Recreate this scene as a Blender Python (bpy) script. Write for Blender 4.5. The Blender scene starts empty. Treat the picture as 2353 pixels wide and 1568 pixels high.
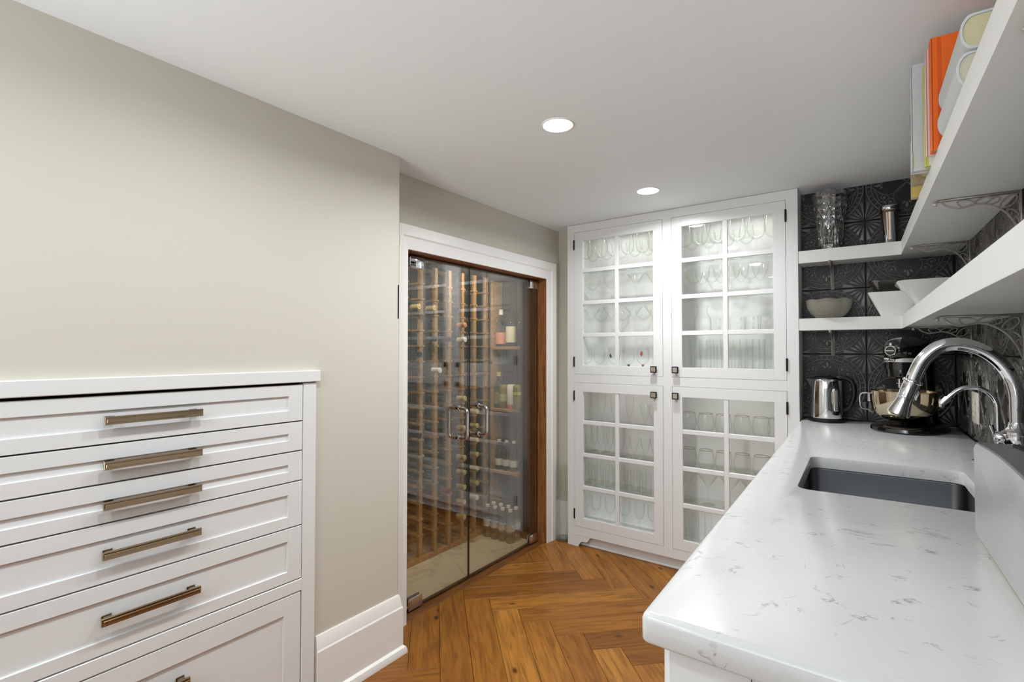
import bpy, bmesh, math, random
from mathutils import Vector, Matrix
rnd = random.Random(7)
C = bpy.context.scene.collection
SC = bpy.context.scene
PI = math.pi
R_ = math.radians

# ------------------------------------------------------------------ camera, world, exposure
def make_camera():
    yaw, pitch, roll = R_(36.195), R_(1.1086), R_(0.04)
    fwd = Vector((-math.sin(yaw)*math.cos(pitch), math.cos(yaw)*math.cos(pitch), math.sin(pitch)))
    right = Vector((math.cos(yaw), math.sin(yaw), 0))
    up = right.cross(fwd)
    r2 = math.cos(roll)*right + math.sin(roll)*up
    u2 = -math.sin(roll)*right + math.cos(roll)*up
    m = Matrix((r2, u2, -fwd)).transposed().to_4x4()
    m.translation = (0, 0, 1.26)
    cd = bpy.data.cameras.new('camera'); cd.sensor_width = 36; cd.sensor_fit = 'HORIZONTAL'
    cd.lens = 1153.6/2353*36; cd.clip_start = 0.02; cd.clip_end = 50
    co = bpy.data.objects.new('camera', cd); C.objects.link(co); co.matrix_world = m
    SC.camera = co
make_camera()
W = bpy.data.worlds.new('world'); SC.world = W; W.use_nodes = True
bg = W.node_tree.nodes['Background']; bg.inputs[0].default_value = (.91, .96, 1, 1); bg.inputs[1].default_value = .42
SC.view_settings.view_transform = 'Standard'; SC.view_settings.look = 'None'
SC.view_settings.gamma = 1; SC.view_settings.use_curve_mapping = False
SC.view_settings.exposure = 0.86
LAMP_W = 5.6
def soft_light(name, loc, target, sx, sy, watts, col):
    ld = bpy.data.lights.new(name, 'AREA'); ld.shape = 'RECTANGLE'; ld.size = sx; ld.size_y = sy; ld.energy = watts; ld.color = col; ld.spread = R_(110)
    lo = bpy.data.objects.new(name, ld); C.objects.link(lo); lo.location = loc
    lo.rotation_euler = (Vector(target)-Vector(loc)).to_track_quat('-Z', 'Y').to_euler(); return lo
# added fill light behind the camera, thrown up to brighten the ceiling
soft_light('ceiling_fill_light', (-.5, -2.6, .8), (-.5, -1.9, 2.0), 1.2, 1.2, 52, (.9, .955, 1))
try:
    SC.cycles.use_denoising = True
    SC.cycles.max_bounces = 10; SC.cycles.diffuse_bounces = 5; SC.cycles.glossy_bounces = 5
    SC.cycles.transmission_bounces = 6; SC.cycles.transparent_max_bounces = 40
    SC.cycles.caustics_reflective = False; SC.cycles.caustics_refractive = False
    SC.cycles.sample_clamp_indirect = 4
    SC.cycles.use_adaptive_sampling = True; SC.cycles.adaptive_threshold = 0.02
except Exception:
    pass

# ------------------------------------------------------------------ helpers
def tag(o, label=None, cat=None, group=None, kind=None):
    if label: o['label'] = label
    if cat: o['category'] = cat
    if group: o['group'] = group
    if kind: o['kind'] = kind
    return o

def thing(name, label, cat, loc=(0, 0, 0), rz=0, group=None):
    o = bpy.data.objects.new(name, None); C.objects.link(o)
    o.empty_display_size = 0.05; o.location = loc; o.rotation_euler = (0, 0, rz)
    return tag(o, label, cat, group)

class MB:
    def __init__(s, M=None):
        s.bm = bmesh.new(); s.M = M or Matrix(); s.mi = 0
    def _v(s, p): return s.bm.verts.new(s.M @ Vector(p))
    def face(s, vs):
        try:
            f = s.bm.faces.new(vs); f.material_index = s.mi; return f
        except ValueError: return None
    def box(s, x0, x1, y0, y1, z0, z1, bev=0, seg=1):
        v = [s._v(p) for p in ((x0,y0,z0),(x1,y0,z0),(x1,y1,z0),(x0,y1,z0),(x0,y0,z1),(x1,y0,z1),(x1,y1,z1),(x0,y1,z1))]
        fs = [s.face([v[i] for i in q]) for q in ((3,2,1,0),(4,5,6,7),(0,1,5,4),(1,2,6,5),(2,3,7,6),(3,0,4,7))]
        if bev:
            es = {e for f in fs for e in f.edges}
            r = bmesh.ops.bevel(s.bm, geom=list(es), offset=bev, segments=seg, affect='EDGES', profile=0.5, clamp_overlap=True)
            for f in r['faces']: f.material_index = s.mi
        return s
    def prism(s, poly, z0, z1, bev=0, seg=1):
        n = len(poly)
        a = [s._v((x, y, z0)) for x, y in poly]; b = [s._v((x, y, z1)) for x, y in poly]
        fs = [s.face(a[::-1]), s.face(b)] + [s.face([a[i], a[(i+1) % n], b[(i+1) % n], b[i]]) for i in range(n)]
        if bev:
            es = {e for f in fs[:2] if f for e in f.edges}
            r = bmesh.ops.bevel(s.bm, geom=list(es), offset=bev, segments=seg, affect='EDGES', profile=0.5, clamp_overlap=True)
            for f in r['faces']: f.material_index = s.mi
        return s
    def lathe(s, prof, seg=24, o=(0, 0, 0), ax='z', cap=True, mod=None):
        o = Vector(o); rings = []
        for r, z in prof:
            if r < 1e-6:
                rings.append([s._v(o + s._ax(0, 0, z, ax))]); continue
            ring = []
            for k in range(seg):
                t = 2*PI*k/seg; rr, zz = (r, z) if mod is None else mod(r, z, t)
                ring.append(s._v(o + s._ax(rr*math.cos(t), rr*math.sin(t), zz, ax)))
            rings.append(ring)
        for A, B in zip(rings, rings[1:]):
            for k in range(seg):
                k2 = (k+1) % seg
                if len(A) == 1 and len(B) == 1: break
                if len(A) == 1: s.face([A[0], B[k2], B[k]])
                elif len(B) == 1: s.face([A[k], A[k2], B[0]])
                else: s.face([A[k], A[k2], B[k2], B[k]])
        if cap:
            for q in (rings[0], rings[-1]):
                if len(q) > 2: s.face(q)
        return s
    @staticmethod
    def _ax(x, y, z, ax):
        return Vector((x, y, z)) if ax == 'z' else Vector((z, x, y)) if ax == 'x' else Vector((y, z, x))
    def tube(s, pts, r, seg=8, closed=False, flat=None, cap=True):
        P = [Vector(p) for p in pts]; n = len(P); rings = []; prev = None
        rs = r if isinstance(r, (list, tuple)) else [r]*n
        for i in range(n):
            if closed: t = P[(i+1) % n]-P[i-1]
            else: t = P[min(i+1, n-1)]-P[max(i-1, 0)]
            t.normalize()
            if flat is not None: u = Vector(flat)
            elif prev is None: u = Vector((0, 0, 1)) if abs(t.z) < 0.9 else Vector((1, 0, 0))
            else: u = prev
            u = (u-t*u.dot(t))
            if u.length < 1e-5: u = t.orthogonal()
            u.normalize(); prev = u; w = t.cross(u)
            rings.append([s._v(P[i]+rs[i]*(math.cos(2*PI*k/seg)*u+math.sin(2*PI*k/seg)*w)) for k in range(seg)])
        m = n if closed else n-1
        for i in range(m):
            A, B = rings[i], rings[(i+1) % n]
            for k in range(seg): s.face([A[k], A[(k+1) % seg], B[(k+1) % seg], B[k]])
        if not closed and cap: s.face(rings[0][::-1]); s.face(rings[-1])
        return s
    def build(s, name, mats, parent=None, smooth=35, link=True):
        bmesh.ops.recalc_face_normals(s.bm, faces=s.bm.faces)
        me = bpy.data.meshes.new(name); s.bm.to_mesh(me); s.bm.free()
        for m in (mats if isinstance(mats, (list, tuple)) else [mats]): me.materials.append(m)
        if smooth:
            me.shade_smooth(); me.set_sharp_from_angle(angle=R_(smooth))
        o = bpy.data.objects.new(name, me); C.objects.link(o)
        if parent is not None: o.parent = parent
        return o

def use(name, me, parent=None, loc=(0, 0, 0), rot=None):
    o = bpy.data.objects.new(name, me); C.objects.link(o); o.location = loc
    if rot is not None: o.rotation_euler = rot
    if parent is not None: o.parent = parent
    return o
def rename_after(): pass

def copy_tree(o, loc, label=None, parent=None, rz=None):
    c = o.copy(); C.objects.link(c); c.location = loc
    if rz is not None: c.rotation_euler = (0, 0, rz)
    if label: c['label'] = label
    if parent is not None: c.parent = parent
    for ch in o.children:
        d = ch.copy(); C.objects.link(d); d.parent = c
        for g in ch.children:
            e = g.copy(); C.objects.link(e); e.parent = d
    return c

def bez(pts, n=8):
    """Catmull-Rom through pts"""
    P = [Vector(p) for p in pts]; out = []
    for i in range(len(P)-1):
        p0 = P[max(i-1, 0)]; p1 = P[i]; p2 = P[i+1]; p3 = P[min(i+2, len(P)-1)]
        for k in range(n):
            t = k/n
            out.append(0.5*((2*p1)+(p2-p0)*t+(2*p0-5*p1+4*p2-p3)*t*t+(3*p1-p0-3*p2+p3)*t**3))
    out.append(P[-1]); return out

ORD = ['first', 'second', 'third', 'fourth', 'fifth', 'sixth', 'seventh', 'eighth', 'ninth', 'tenth', 'eleventh', 'twelfth']

# ------------------------------------------------------------------ materials
def lin(c): return tuple((x/12.92 if x <= .04045 else ((x+.055)/1.055)**2.4) for x in (v/255 for v in c))+(1,)
class NT:
    def __init__(s, name):
        s.m = bpy.data.materials.new(name); s.m.use_nodes = True; s.t = s.m.node_tree; s.n = s.t.nodes; s.n.clear()
        s.out = s.n.new('ShaderNodeOutputMaterial')
    def add(s, typ, **kw):
        nd = s.n.new('ShaderNode'+typ)
        for k, v in kw.items():
            if hasattr(nd, k): setattr(nd, k, v)
        return nd
    def link(s, a, b): s.t.links.new(a, b)
    def val(s, op, a, b=None, clamp=False):
        nd = s.n.new('ShaderNodeMath'); nd.operation = op; nd.use_clamp = clamp
        for i, x in enumerate((a, b)):
            if x is None: continue
            if isinstance(x, (int, float)): nd.inputs[i].default_value = x
            else: s.link(x, nd.inputs[i])
        return nd.outputs[0]
    def mix(s, f, a, b):
        nd = s.n.new('ShaderNodeMix'); nd.data_type = 'RGBA'
        for i, x in ((0, f), (6, a), (7, b)):
            if isinstance(x, (int, float, tuple)): nd.inputs[i].default_value = x
            else: s.link(x, nd.inputs[i])
        return nd.outputs[2]
    def ramp(s, f, stops):
        nd = s.n.new('ShaderNodeValToRGB'); e = nd.color_ramp.elements
        while len(e) < len(stops): e.new(0.5)
        for q, (p, c) in zip(e, stops): q.position = p; q.color = c
        s.link(f, nd.inputs[0]); return nd.outputs[0]
    def coords(s, scale=(1, 1, 1), rand=0.0, space='Object'):
        tc = s.add('TexCoord'); mp = s.add('Mapping'); mp.inputs['Scale'].default_value = scale
        src = tc.outputs[space]
        if rand:
            oi = s.add('ObjectInfo'); vm = s.n.new('ShaderNodeVectorMath'); vm.operation = 'ADD'
            mu = s.val('MULTIPLY', oi.outputs['Random'], rand)
            cb = s.add('CombineXYZ')
            for i in range(3): s.link(mu, cb.inputs[i])
            s.link(src, vm.inputs[0]); s.link(cb.outputs[0], vm.inputs[1]); src = vm.outputs[0]
        s.link(src, mp.inputs[0]); return mp.outputs[0]
    def noise(s, vec, scale, detail=4, rough=.5, dist=0):
        nd = s.add('TexNoise'); nd.inputs['Scale'].default_value = scale; nd.inputs['Detail'].default_value = detail
        nd.inputs['Roughness'].default_value = rough; nd.inputs['Distortion'].default_value = dist
        s.link(vec, nd.inputs['Vector']); return nd.outputs['Fac']
    def bump(s, h, st=.2, d=.002):
        nd = s.add('Bump'); nd.inputs['Strength'].default_value = st; nd.inputs['Distance'].default_value = d
        s.link(h, nd.inputs['Height']); return nd.outputs[0]
    def bsdf(s, col, rough=.5, metal=0, spec=.5, coat=0, emit=None, normal=None, alpha=None):
        b = s.add('BsdfPrincipled')
        for k, x in (('Base Color', col), ('Roughness', rough), ('Metallic', metal), ('Specular IOR Level', spec), ('Coat Weight', coat), ('Normal', normal)):
            if x is None: continue
            if isinstance(x, (int, float, tuple)): b.inputs[k].default_value = x
            else: s.link(x, b.inputs[k])
        if emit:
            b.inputs['Emission Color'].default_value = emit[0]; b.inputs['Emission Strength'].default_value = emit[1]
        s.link(b.outputs[0], s.out.inputs[0]); return s.m

def paint(name, rgb, rough=.5, nscale=60, var=.03, bump=.05, spec=.4, coat=0):
    t = NT(name); v = t.coords()
    n = t.noise(v, nscale, 3)
    c = lin(rgb); d = tuple(x*(1-var) for x in c[:3])+(1,)
    return t.bsdf(t.mix(n, d, c), rough, 0, spec, coat, normal=t.bump(n, bump, .001))
def metal(name, rgb, rough=.12, brush=0, metal_=1.0, scale=(4, 4, 300)):
    t = NT(name)
    if brush:
        v = t.coords(scale); n = t.noise(v, 3, 3)
        c = lin(rgb); d = tuple(x*(1-.18) for x in c[:3])+(1,)
        r = t.val('ADD', t.val('MULTIPLY', n, brush), rough-brush*.5)
        return t.bsdf(t.mix(n, d, c), r, metal_, normal=t.bump(n, .06, .0005))
    v = t.coords(); n = t.noise(v, 40, 2)
    r = t.val('ADD', t.val('MULTIPLY', n, .04), rough-.02)
    return t.bsdf(lin(rgb), r, metal_)
def thin_glass(name, tint=(.97, .985, .975), edge=(.62, .66, .64), f0=.05, fmax=.55, pw=3.5, rough=.01, bump=None, epw=2.0):
    t = NT(name)
    lw = t.add('LayerWeight'); lw.inputs['Blend'].default_value = .5
    fc = lw.outputs['Facing']
    fac = t.val('ADD', t.val('MULTIPLY', t.val('POWER', fc, pw), fmax), f0, True)
    e = t.val('POWER', fc, epw)
    tr = t.add('BsdfTransparent'); t.link(t.mix(e, tuple(tint)+(1,), tuple(edge)+(1,)), tr.inputs[0])
    gl = t.add('BsdfGlossy'); gl.inputs['Roughness'].default_value = rough; gl.inputs[0].default_value = (1, 1, 1, 1)
    if bump:
        v = t.coords(); n = t.noise(v, bump[0], 2); b = t.bump(n, bump[1], .004)
        t.link(b, gl.inputs['Normal'])
    mx = t.add('MixShader'); t.link(fac, mx.inputs[0]); t.link(tr.outputs[0], mx.inputs[1]); t.link(gl.outputs[0], mx.inputs[2])
    t.link(mx.outputs[0], t.out.inputs[0]); return t.m

M = {}
M['wall'] = paint('wall_paint', (211, 207, 195), .75, 90, .02, .08)
M['ceil'] = paint('ceiling_paint', (244, 249, 252), .85, 90, .02, .06)
M['white'] = paint('white_lacquer', (234, 235, 235), .32, 25, .015, .02, .5)
M['trim'] = paint('trim_white', (244, 243, 240), .35, 25, .015, .02, .5)
M['shelfwhite'] = paint('shelf_white', (232, 233, 230), .4, 25, .015, .02, .5)
M['inner'] = paint('cabinet_inside', (252, 252, 250), .5, 25, .01, .02, .4)
M['pale'] = paint('pale_bounce_floor', (206, 204, 200), .9, 200, .1, .2)  # unseen rear floor, kept pale to throw neutral light at the ceiling
M['dark'] = paint('dark_gap', (20, 18, 16), .8)
M['bronze'] = metal('dark_bronze', (60, 52, 46), .4)
M['nickel'] = metal('warm_nickel', (156, 138, 114), .14)
M['chrome'] = metal('chrome', (226, 226, 228), .06)
M['steel'] = metal('brushed_steel', (216, 218, 218), .4, .1, metal_=.8)
M['sinksteel'] = metal('sink_steel', (98, 98, 100), .32, .15, scale=(3, 120, 120))
M['bowlsteel'] = metal('bowl_steel', (214, 200, 172), .09)  # warm tint stands in for surroundings reflected in the bowl
M['iron'] = metal('cast_iron_silver', (168, 164, 156), .36, .2, .55, scale=(60, 60, 60))
M['blackgloss'] = paint('black_enamel', (14, 14, 15), .12, 30, .1, .0, .6, .6)
M['blackplastic'] = paint('black_plastic', (16, 16, 17), .35, 60, .1, .05)
M['greyplastic'] = paint('grey_plastic', (92, 94, 98), .4, 80, .06, .05)
M['plate'] = paint('outlet_plate', (235, 228, 214), .35)
M['porcelain'] = paint('porcelain', (238, 238, 236), .15, 30, .01, .01, .5, .4)
M['pages'] = paint('book_pages', (216, 208, 186), .8, 300, .2, .2)
M['glass'] = thin_glass('clear_glass', (.985, .99, .985), (.78, .8, .78), .04, .4, 3.5, epw=2.5)
M['wineglass'] = thin_glass('wine_glass', (.993, .995, .99), (.66, .68, .65), .035, .4, 3.5, epw=2.8)
M['pane'] = thin_glass('door_pane', (.995, .997, .995), (.96, .97, .965), .025, .5, 4)
M['shelfglass'] = thin_glass('shelf_glass', (.992, .996, .993), (.86, .9, .87), .03, .4, 4)
M['cellarglass'] = thin_glass('cellar_glass', (.95, .94, .9), (.86, .84, .78), .075, .9, 2.8)
M['glassedge'] = paint('glass_edge', (22, 26, 24), .2, 50, .1, 0, .6)
M['crystal'] = thin_glass('cut_crystal', (.88, .88, .88), (.45, .45, .45), .16, .7, 1.8, .03, (45, .9), epw=1.4)
M['frost'] = None
def frosted():
    t = NT('frosted_glass'); v = t.coords(); n = t.noise(v, 150, 3); bp = t.bump(n, .8, .003)
    lw = t.add('LayerWeight'); lw.inputs['Blend'].default_value = .4
    tr = t.add('BsdfTransparent'); tr.inputs[0].default_value = (.78, .78, .74, 1)
    df = t.add('BsdfDiffuse'); df.inputs[0].default_value = lin((214, 212, 198)); t.link(bp, df.inputs['Normal'])
    gl = t.add('BsdfGlossy'); gl.inputs['Roughness'].default_value = .22; t.link(bp, gl.inputs['Normal'])
    m1 = t.add('MixShader'); m1.inputs[0].default_value = .3; t.link(tr.outputs[0], m1.inputs[1]); t.link(df.outputs[0], m1.inputs[2])
    m2 = t.add('MixShader'); t.link(t.val('ADD', t.val('MULTIPLY', lw.outputs['Fresnel'], .5), .06, True), m2.inputs[0]); t.link(m1.outputs[0], m2.inputs[1]); t.link(gl.outputs[0], m2.inputs[2])
    t.link(m2.outputs[0], t.out.inputs[0]); return t.m
M['frost'] = frosted()

def wood_floor():
    t = NT('oak_plank')
    v = t.coords((1, 1, 1), 31.0)
    vs = t.coords((1.1, 10, 10), 31.0)
    oi = t.add('ObjectInfo')
    g = t.noise(vs, 2.6, 8, .62, 1.6)
    g2 = t.noise(t.coords((3, 70, 70), 17.0), 3, 3, .6)
    big = t.noise(v, 4.5, 3, .5, .4)
    base = t.ramp(oi.outputs['Random'], [(0, lin((132, 82, 28))), (.35, lin((158, 102, 38))), (.7, lin((170, 112, 44))), (1, lin((190, 130, 56)))])
    dark = t.mix(.46, base, lin((66, 32, 6)))
    f = t.ramp(g, [(.38, (0, 0, 0, 1)), (.56, (1, 1, 1, 1))])
    c = t.mix(f, dark, base)
    c = t.mix(t.val('MULTIPLY', t.ramp(big, [(.4, (0, 0, 0, 1)), (.75, (1, 1, 1, 1))]), .35), c, lin((122, 66, 16)))
    c = t.mix(t.val('MULTIPLY', t.ramp(g2, [(.52, (0, 0, 0, 1)), (.75, (1, 1, 1, 1))]), .35), c, lin((92, 48, 12)))
    wv = t.add('TexWave'); wv.bands_direction = 'Y'; wv.inputs['Scale'].default_value = 6; wv.inputs['Distortion'].default_value = 9
    wv.inputs['Detail'].default_value = 3; wv.inputs['Detail Scale'].default_value = .9; wv.inputs['Detail Roughness'].default_value = .55
    t.link(t.coords((.32, 1, 1), 13.0), wv.inputs['Vector'])
    c = t.mix(t.val('MULTIPLY', t.ramp(wv.outputs['Fac'], [(.0, (1, 1, 1, 1)), (.3, (0, 0, 0, 1))]), .2), c, lin((84, 46, 10)))
    vo = t.add('TexVoronoi'); vo.inputs['Scale'].default_value = 4.6
    t.link(t.coords((1, 1.9, 1), 23.0), vo.inputs['Vector'])
    k = t.ramp(vo.outputs['Distance'], [(.05, (1, 1, 1, 1)), (.13, (0, 0, 0, 1))])
    c = t.mix(t.val('MULTIPLY', k, .85), c, lin((46, 20, 4)))
    return t.bsdf(c, t.val('ADD', t.val('MULTIPLY', g2, .12), .34), 0, .35, normal=t.bump(g2, .12, .001))
M['oak'] = wood_floor()
def wood(name, rgb, rgb2, scale=(14, 14, 1.5), rough=.45, rand=9.0):
    t = NT(name); g = t.noise(t.coords(scale, rand), 4, 5, .6, .8)
    return t.bsdf(t.mix(t.ramp(g, [(.35, (0, 0, 0, 1)), (.65, (1, 1, 1, 1))]), lin(rgb2), lin(rgb)), rough, 0, .4, normal=t.bump(g, .1, .001))
M['jamb'] = wood('stained_jamb', (172, 116, 66), (112, 64, 30), (20, 20, 1.2))
M['sill'] = wood('sill_wood', (128, 80, 36), (92, 54, 20), (20, 1.5, 20))
M['stop'] = wood('dark_stop', (72, 48, 30), (46, 28, 16), (20, 20, 1.2))
M['rack'] = wood('rack_pine', (184, 150, 108), (146, 112, 74), (10, 10, 10))
M['shelfwood'] = wood('shelf_pine', (186, 146, 96), (150, 108, 62), (4, 12, 12))
def marble():
    t = NT('quartz_counter'); v = t.coords((1, 1, 1))
    w1 = t.noise(v, 2.3, 6, .55, 1.4)
    ridge = t.val('ABSOLUTE', t.val('SUBTRACT', w1, .5))
    vein = t.ramp(ridge, [(.0, (1, 1, 1, 1)), (.007, (0, 0, 0, 1))])
    msk = t.ramp(t.noise(v, 11, 3), [(.54, (0, 0, 0, 1)), (.68, (1, 1, 1, 1))])
    w2 = t.noise(t.coords((1, 1.15, 1)), 16, 5, .6, 1.6)
    r2 = t.val('ABSOLUTE', t.val('SUBTRACT', w2, .5))
    vein2 = t.ramp(r2, [(.0, (1, 1, 1, 1)), (.03, (0, 0, 0, 1))])
    msk2 = t.ramp(t.noise(v, 24, 2), [(.60, (0, 0, 0, 1)), (.68, (1, 1, 1, 1))])
    cloud = t.noise(v, 5, 4)
    c = t.mix(cloud, lin((203, 203, 203)), lin((217, 217, 216)))
    f = t.val('MAXIMUM', t.val('MULTIPLY', vein, t.val('MULTIPLY', msk, .5)), t.val('MULTIPLY', vein2, t.val('MULTIPLY', msk2, .6)))
    c = t.mix(f, c, lin((92, 92, 96)))
    return t.bsdf(c, .2, 0, .5)
M['counter'] = marble()
def stone(name, a, b, crack):
    t = NT(name); v = t.coords()
    n = t.noise(v, 5, 5, .6); w = t.noise(v, 1.6, 4, .5, 1.2)
    r = t.ramp(t.val('ABSOLUTE', t.val('SUBTRACT', w, .5)), [(0, (1, 1, 1, 1)), (.02, (0, 0, 0, 1))])
    c = t.mix(n, lin(a), lin(b)); c = t.mix(t.val('MULTIPLY', r, .4), c, lin(crack))
    return t.bsdf(c, .45)
M['cellarfloor'] = stone('cellar_stone', (200, 192, 168), (222, 216, 196), (150, 140, 116))
M['cellarwall'] = paint('cellar_wall', (52, 42, 28), .7, 20, .15, .1)
def tile_mat(name, a, b, rough):
    t = NT(name); v = t.coords((1, 1, 1), 5.0); n = t.noise(v, 22, 5, .65)
    n2 = t.noise(v, 5, 3)
    c = t.mix(t.val('MULTIPLY', n, n2), lin(a), lin(b))
    return t.bsdf(c, t.val('ADD', t.val('MULTIPLY', n, .15), rough), .25, .5, normal=t.bump(n, .25, .001))
M['tile'] = tile_mat('pressed_tin_tile', (20, 20, 22), (54, 51, 48), .3)
M['relief'] = tile_mat('pressed_tin_relief', (80, 79, 78), (146, 139, 130), .3)
M['grout'] = paint('tile_grout', (62, 58, 54), .8)
def emit(name, col, st):
    t = NT(name); e = t.add('Emission'); e.inputs[0].default_value = col; e.inputs[1].default_value = st
    t.link(e.outputs[0], t.out.inputs[0]); return t.m
M['lens'] = emit('lamp_lens', (1, .95, .87, 1), 14)
def flat(name, rgb, rough=.5): return paint(name, rgb, rough, 50, .05, .02)

# ------------------------------------------------------------------ dimensions
ZC = 2.083                       # ceiling
XL, XD, YB, YT = -1.633, -1.782, 2.983, 3.03
YC = 2.88                        # cabinet front
O = Vector((.2864, YT, 0)); SK = math.atan(.0287)
RZ = PI+SK                       # right-run frame: local x = out of the wall, local y = along the wall towards the camera
def rw(d, s, z=0):
    return O+Vector((-math.cos(SK)*d, -math.sin(SK)*d, 0))+Vector((math.sin(SK)*s, -math.cos(SK)*s, 0))+Vector((0, 0, z))
RM = Matrix.Translation(O) @ Matrix.Rotation(RZ, 4, 'Z')

# ------------------------------------------------------------------ room shell
def clip(poly, a, b, c):         # keep a*x+b*y<=c
    out = []
    for i in range(len(poly)):
        p, q = poly[i], poly[(i+1) % len(poly)]
        fp, fq = a*p[0]+b*p[1]-c, a*q[0]+b*q[1]-c
        if fp <= 0: out.append(p)
        if (fp < 0 < fq) or (fq < 0 < fp):
            t = fp/(fp-fq); out.append((p[0]+(q[0]-p[0])*t, p[1]+(q[1]-p[1])*t))
    return out
def build_floor():
    m = MB(); m.box(-1.79, .6, -1.6, 3.0, -.06, -.0135); m.mi = 1; m.box(-1.79, .6, -4.5, -1.6, -.06, 0); fl = m.build('floor', [M['dark'], M['pale']]); tag(fl, kind='structure')
    L, Wd, G = .78, .1268, .0007
    full = None
    org = Vector((-1.349, 1.926, 0))
    def plank(u0, v0, horiz):
        nonlocal full
        a = -PI/4 if horiz else PI/4
        e1 = Vector((1, -1, 0))/math.sqrt(2); e2 = Vector((1, 1, 0))/math.sqrt(2)
        if horiz: c = org+e1*(u0+L/2)+e2*(v0+Wd/2)
        else: c = org+e1*(u0+Wd/2)+e2*(v0+L/2)
        ca, sa = math.cos(a), math.sin(a)
        poly = [(-L/2+G, -Wd/2+G), (L/2-G, -Wd/2+G), (L/2-G, Wd/2-G), (-L/2+G, Wd/2-G)]
        n0 = len(poly); cp = poly; cut = False
        for A, B, D in ((-1, 0, 1.788), (1, 0, .42), (0, 1, 2.981), (0, -1, 1.6)):
            # world = c + R(a) p
            la, lb = A*ca+B*sa, -A*sa+B*ca; ld = D-A*c.x-B*c.y
            if any(la*p[0]+lb*p[1] > ld for p in cp): cut = True
            cp = clip(cp, la, lb, ld)
            if len(cp) < 3: return
        if cut or full is None:
            b = MB(); b.prism(cp, -.0125, 0, .0009); o = b.build('plank', M['oak'], fl)
            if not cut: full = o.data
        else:
            o = use('plank', full, fl)
        o.location = c; o.rotation_euler = (0, 0, a)
    for k in range(-6, 7):
        for i in range(-32, 33):
            # strip k shifted by (-L, L)*k in (u,v)
            plank(i*Wd-k*L, i*Wd+k*L, True)
            plank(L+i*Wd-k*L, (i+1)*Wd-L+k*L, False)
build_floor()

m = MB(); m.box(-2.75, .75, -4.5, 3.35, ZC, ZC+.08); tag(m.build('ceiling', M['ceil']), kind='structure')
m = MB()                                              # left wall with the niche of the drawer unit
m.box(-1.75, XL, -4.5, .045, 0, ZC); m.box(-1.75, XL, .045, 1.035, 1.15, ZC); m.box(-1.75, XL, 1.035, 1.423, 0, ZC)
m.box(-1.79, -1.75, 1.03, 1.423, 0, ZC)
tag(m.build('wall_left', M['wall'], smooth=0), kind='structure')
CO0, CO1, CI0, CI1, CZO, CZI = 1.536, 2.911, 1.596, 2.801, 1.846, 1.734     # casing outer / inner
m = MB()
m.box(-1.9, XD, 1.36, CI0-.01, 0, ZC); m.box(-1.9, XD, CI1+.01, YB+.1, 0, ZC); m.box(-1.9, XD, CI0-.01, CI1+.01, CZI+.01, ZC)
tag(m.build('wall_cellar_side', M['wall'], smooth=0), kind='structure')
m = MB(); m.box(XD, -1.665, YB, YB+.2, 0, ZC); tag(m.build('wall_back_left', M['wall'], smooth=0), kind='structure')
m = MB(); m.box(-.324, .5, YT+.0105, YT+.15, 0, ZC); wallback = m.build('wall_back', M['grout'], smooth=0); tag(wallback, kind='structure')
m = MB(RM); m.box(-.15, -.0105, -.1, 7.5, 0, ZC); wallright = m.build('wall_right', M['grout'], smooth=0); tag(wallright, kind='structure')

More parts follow.
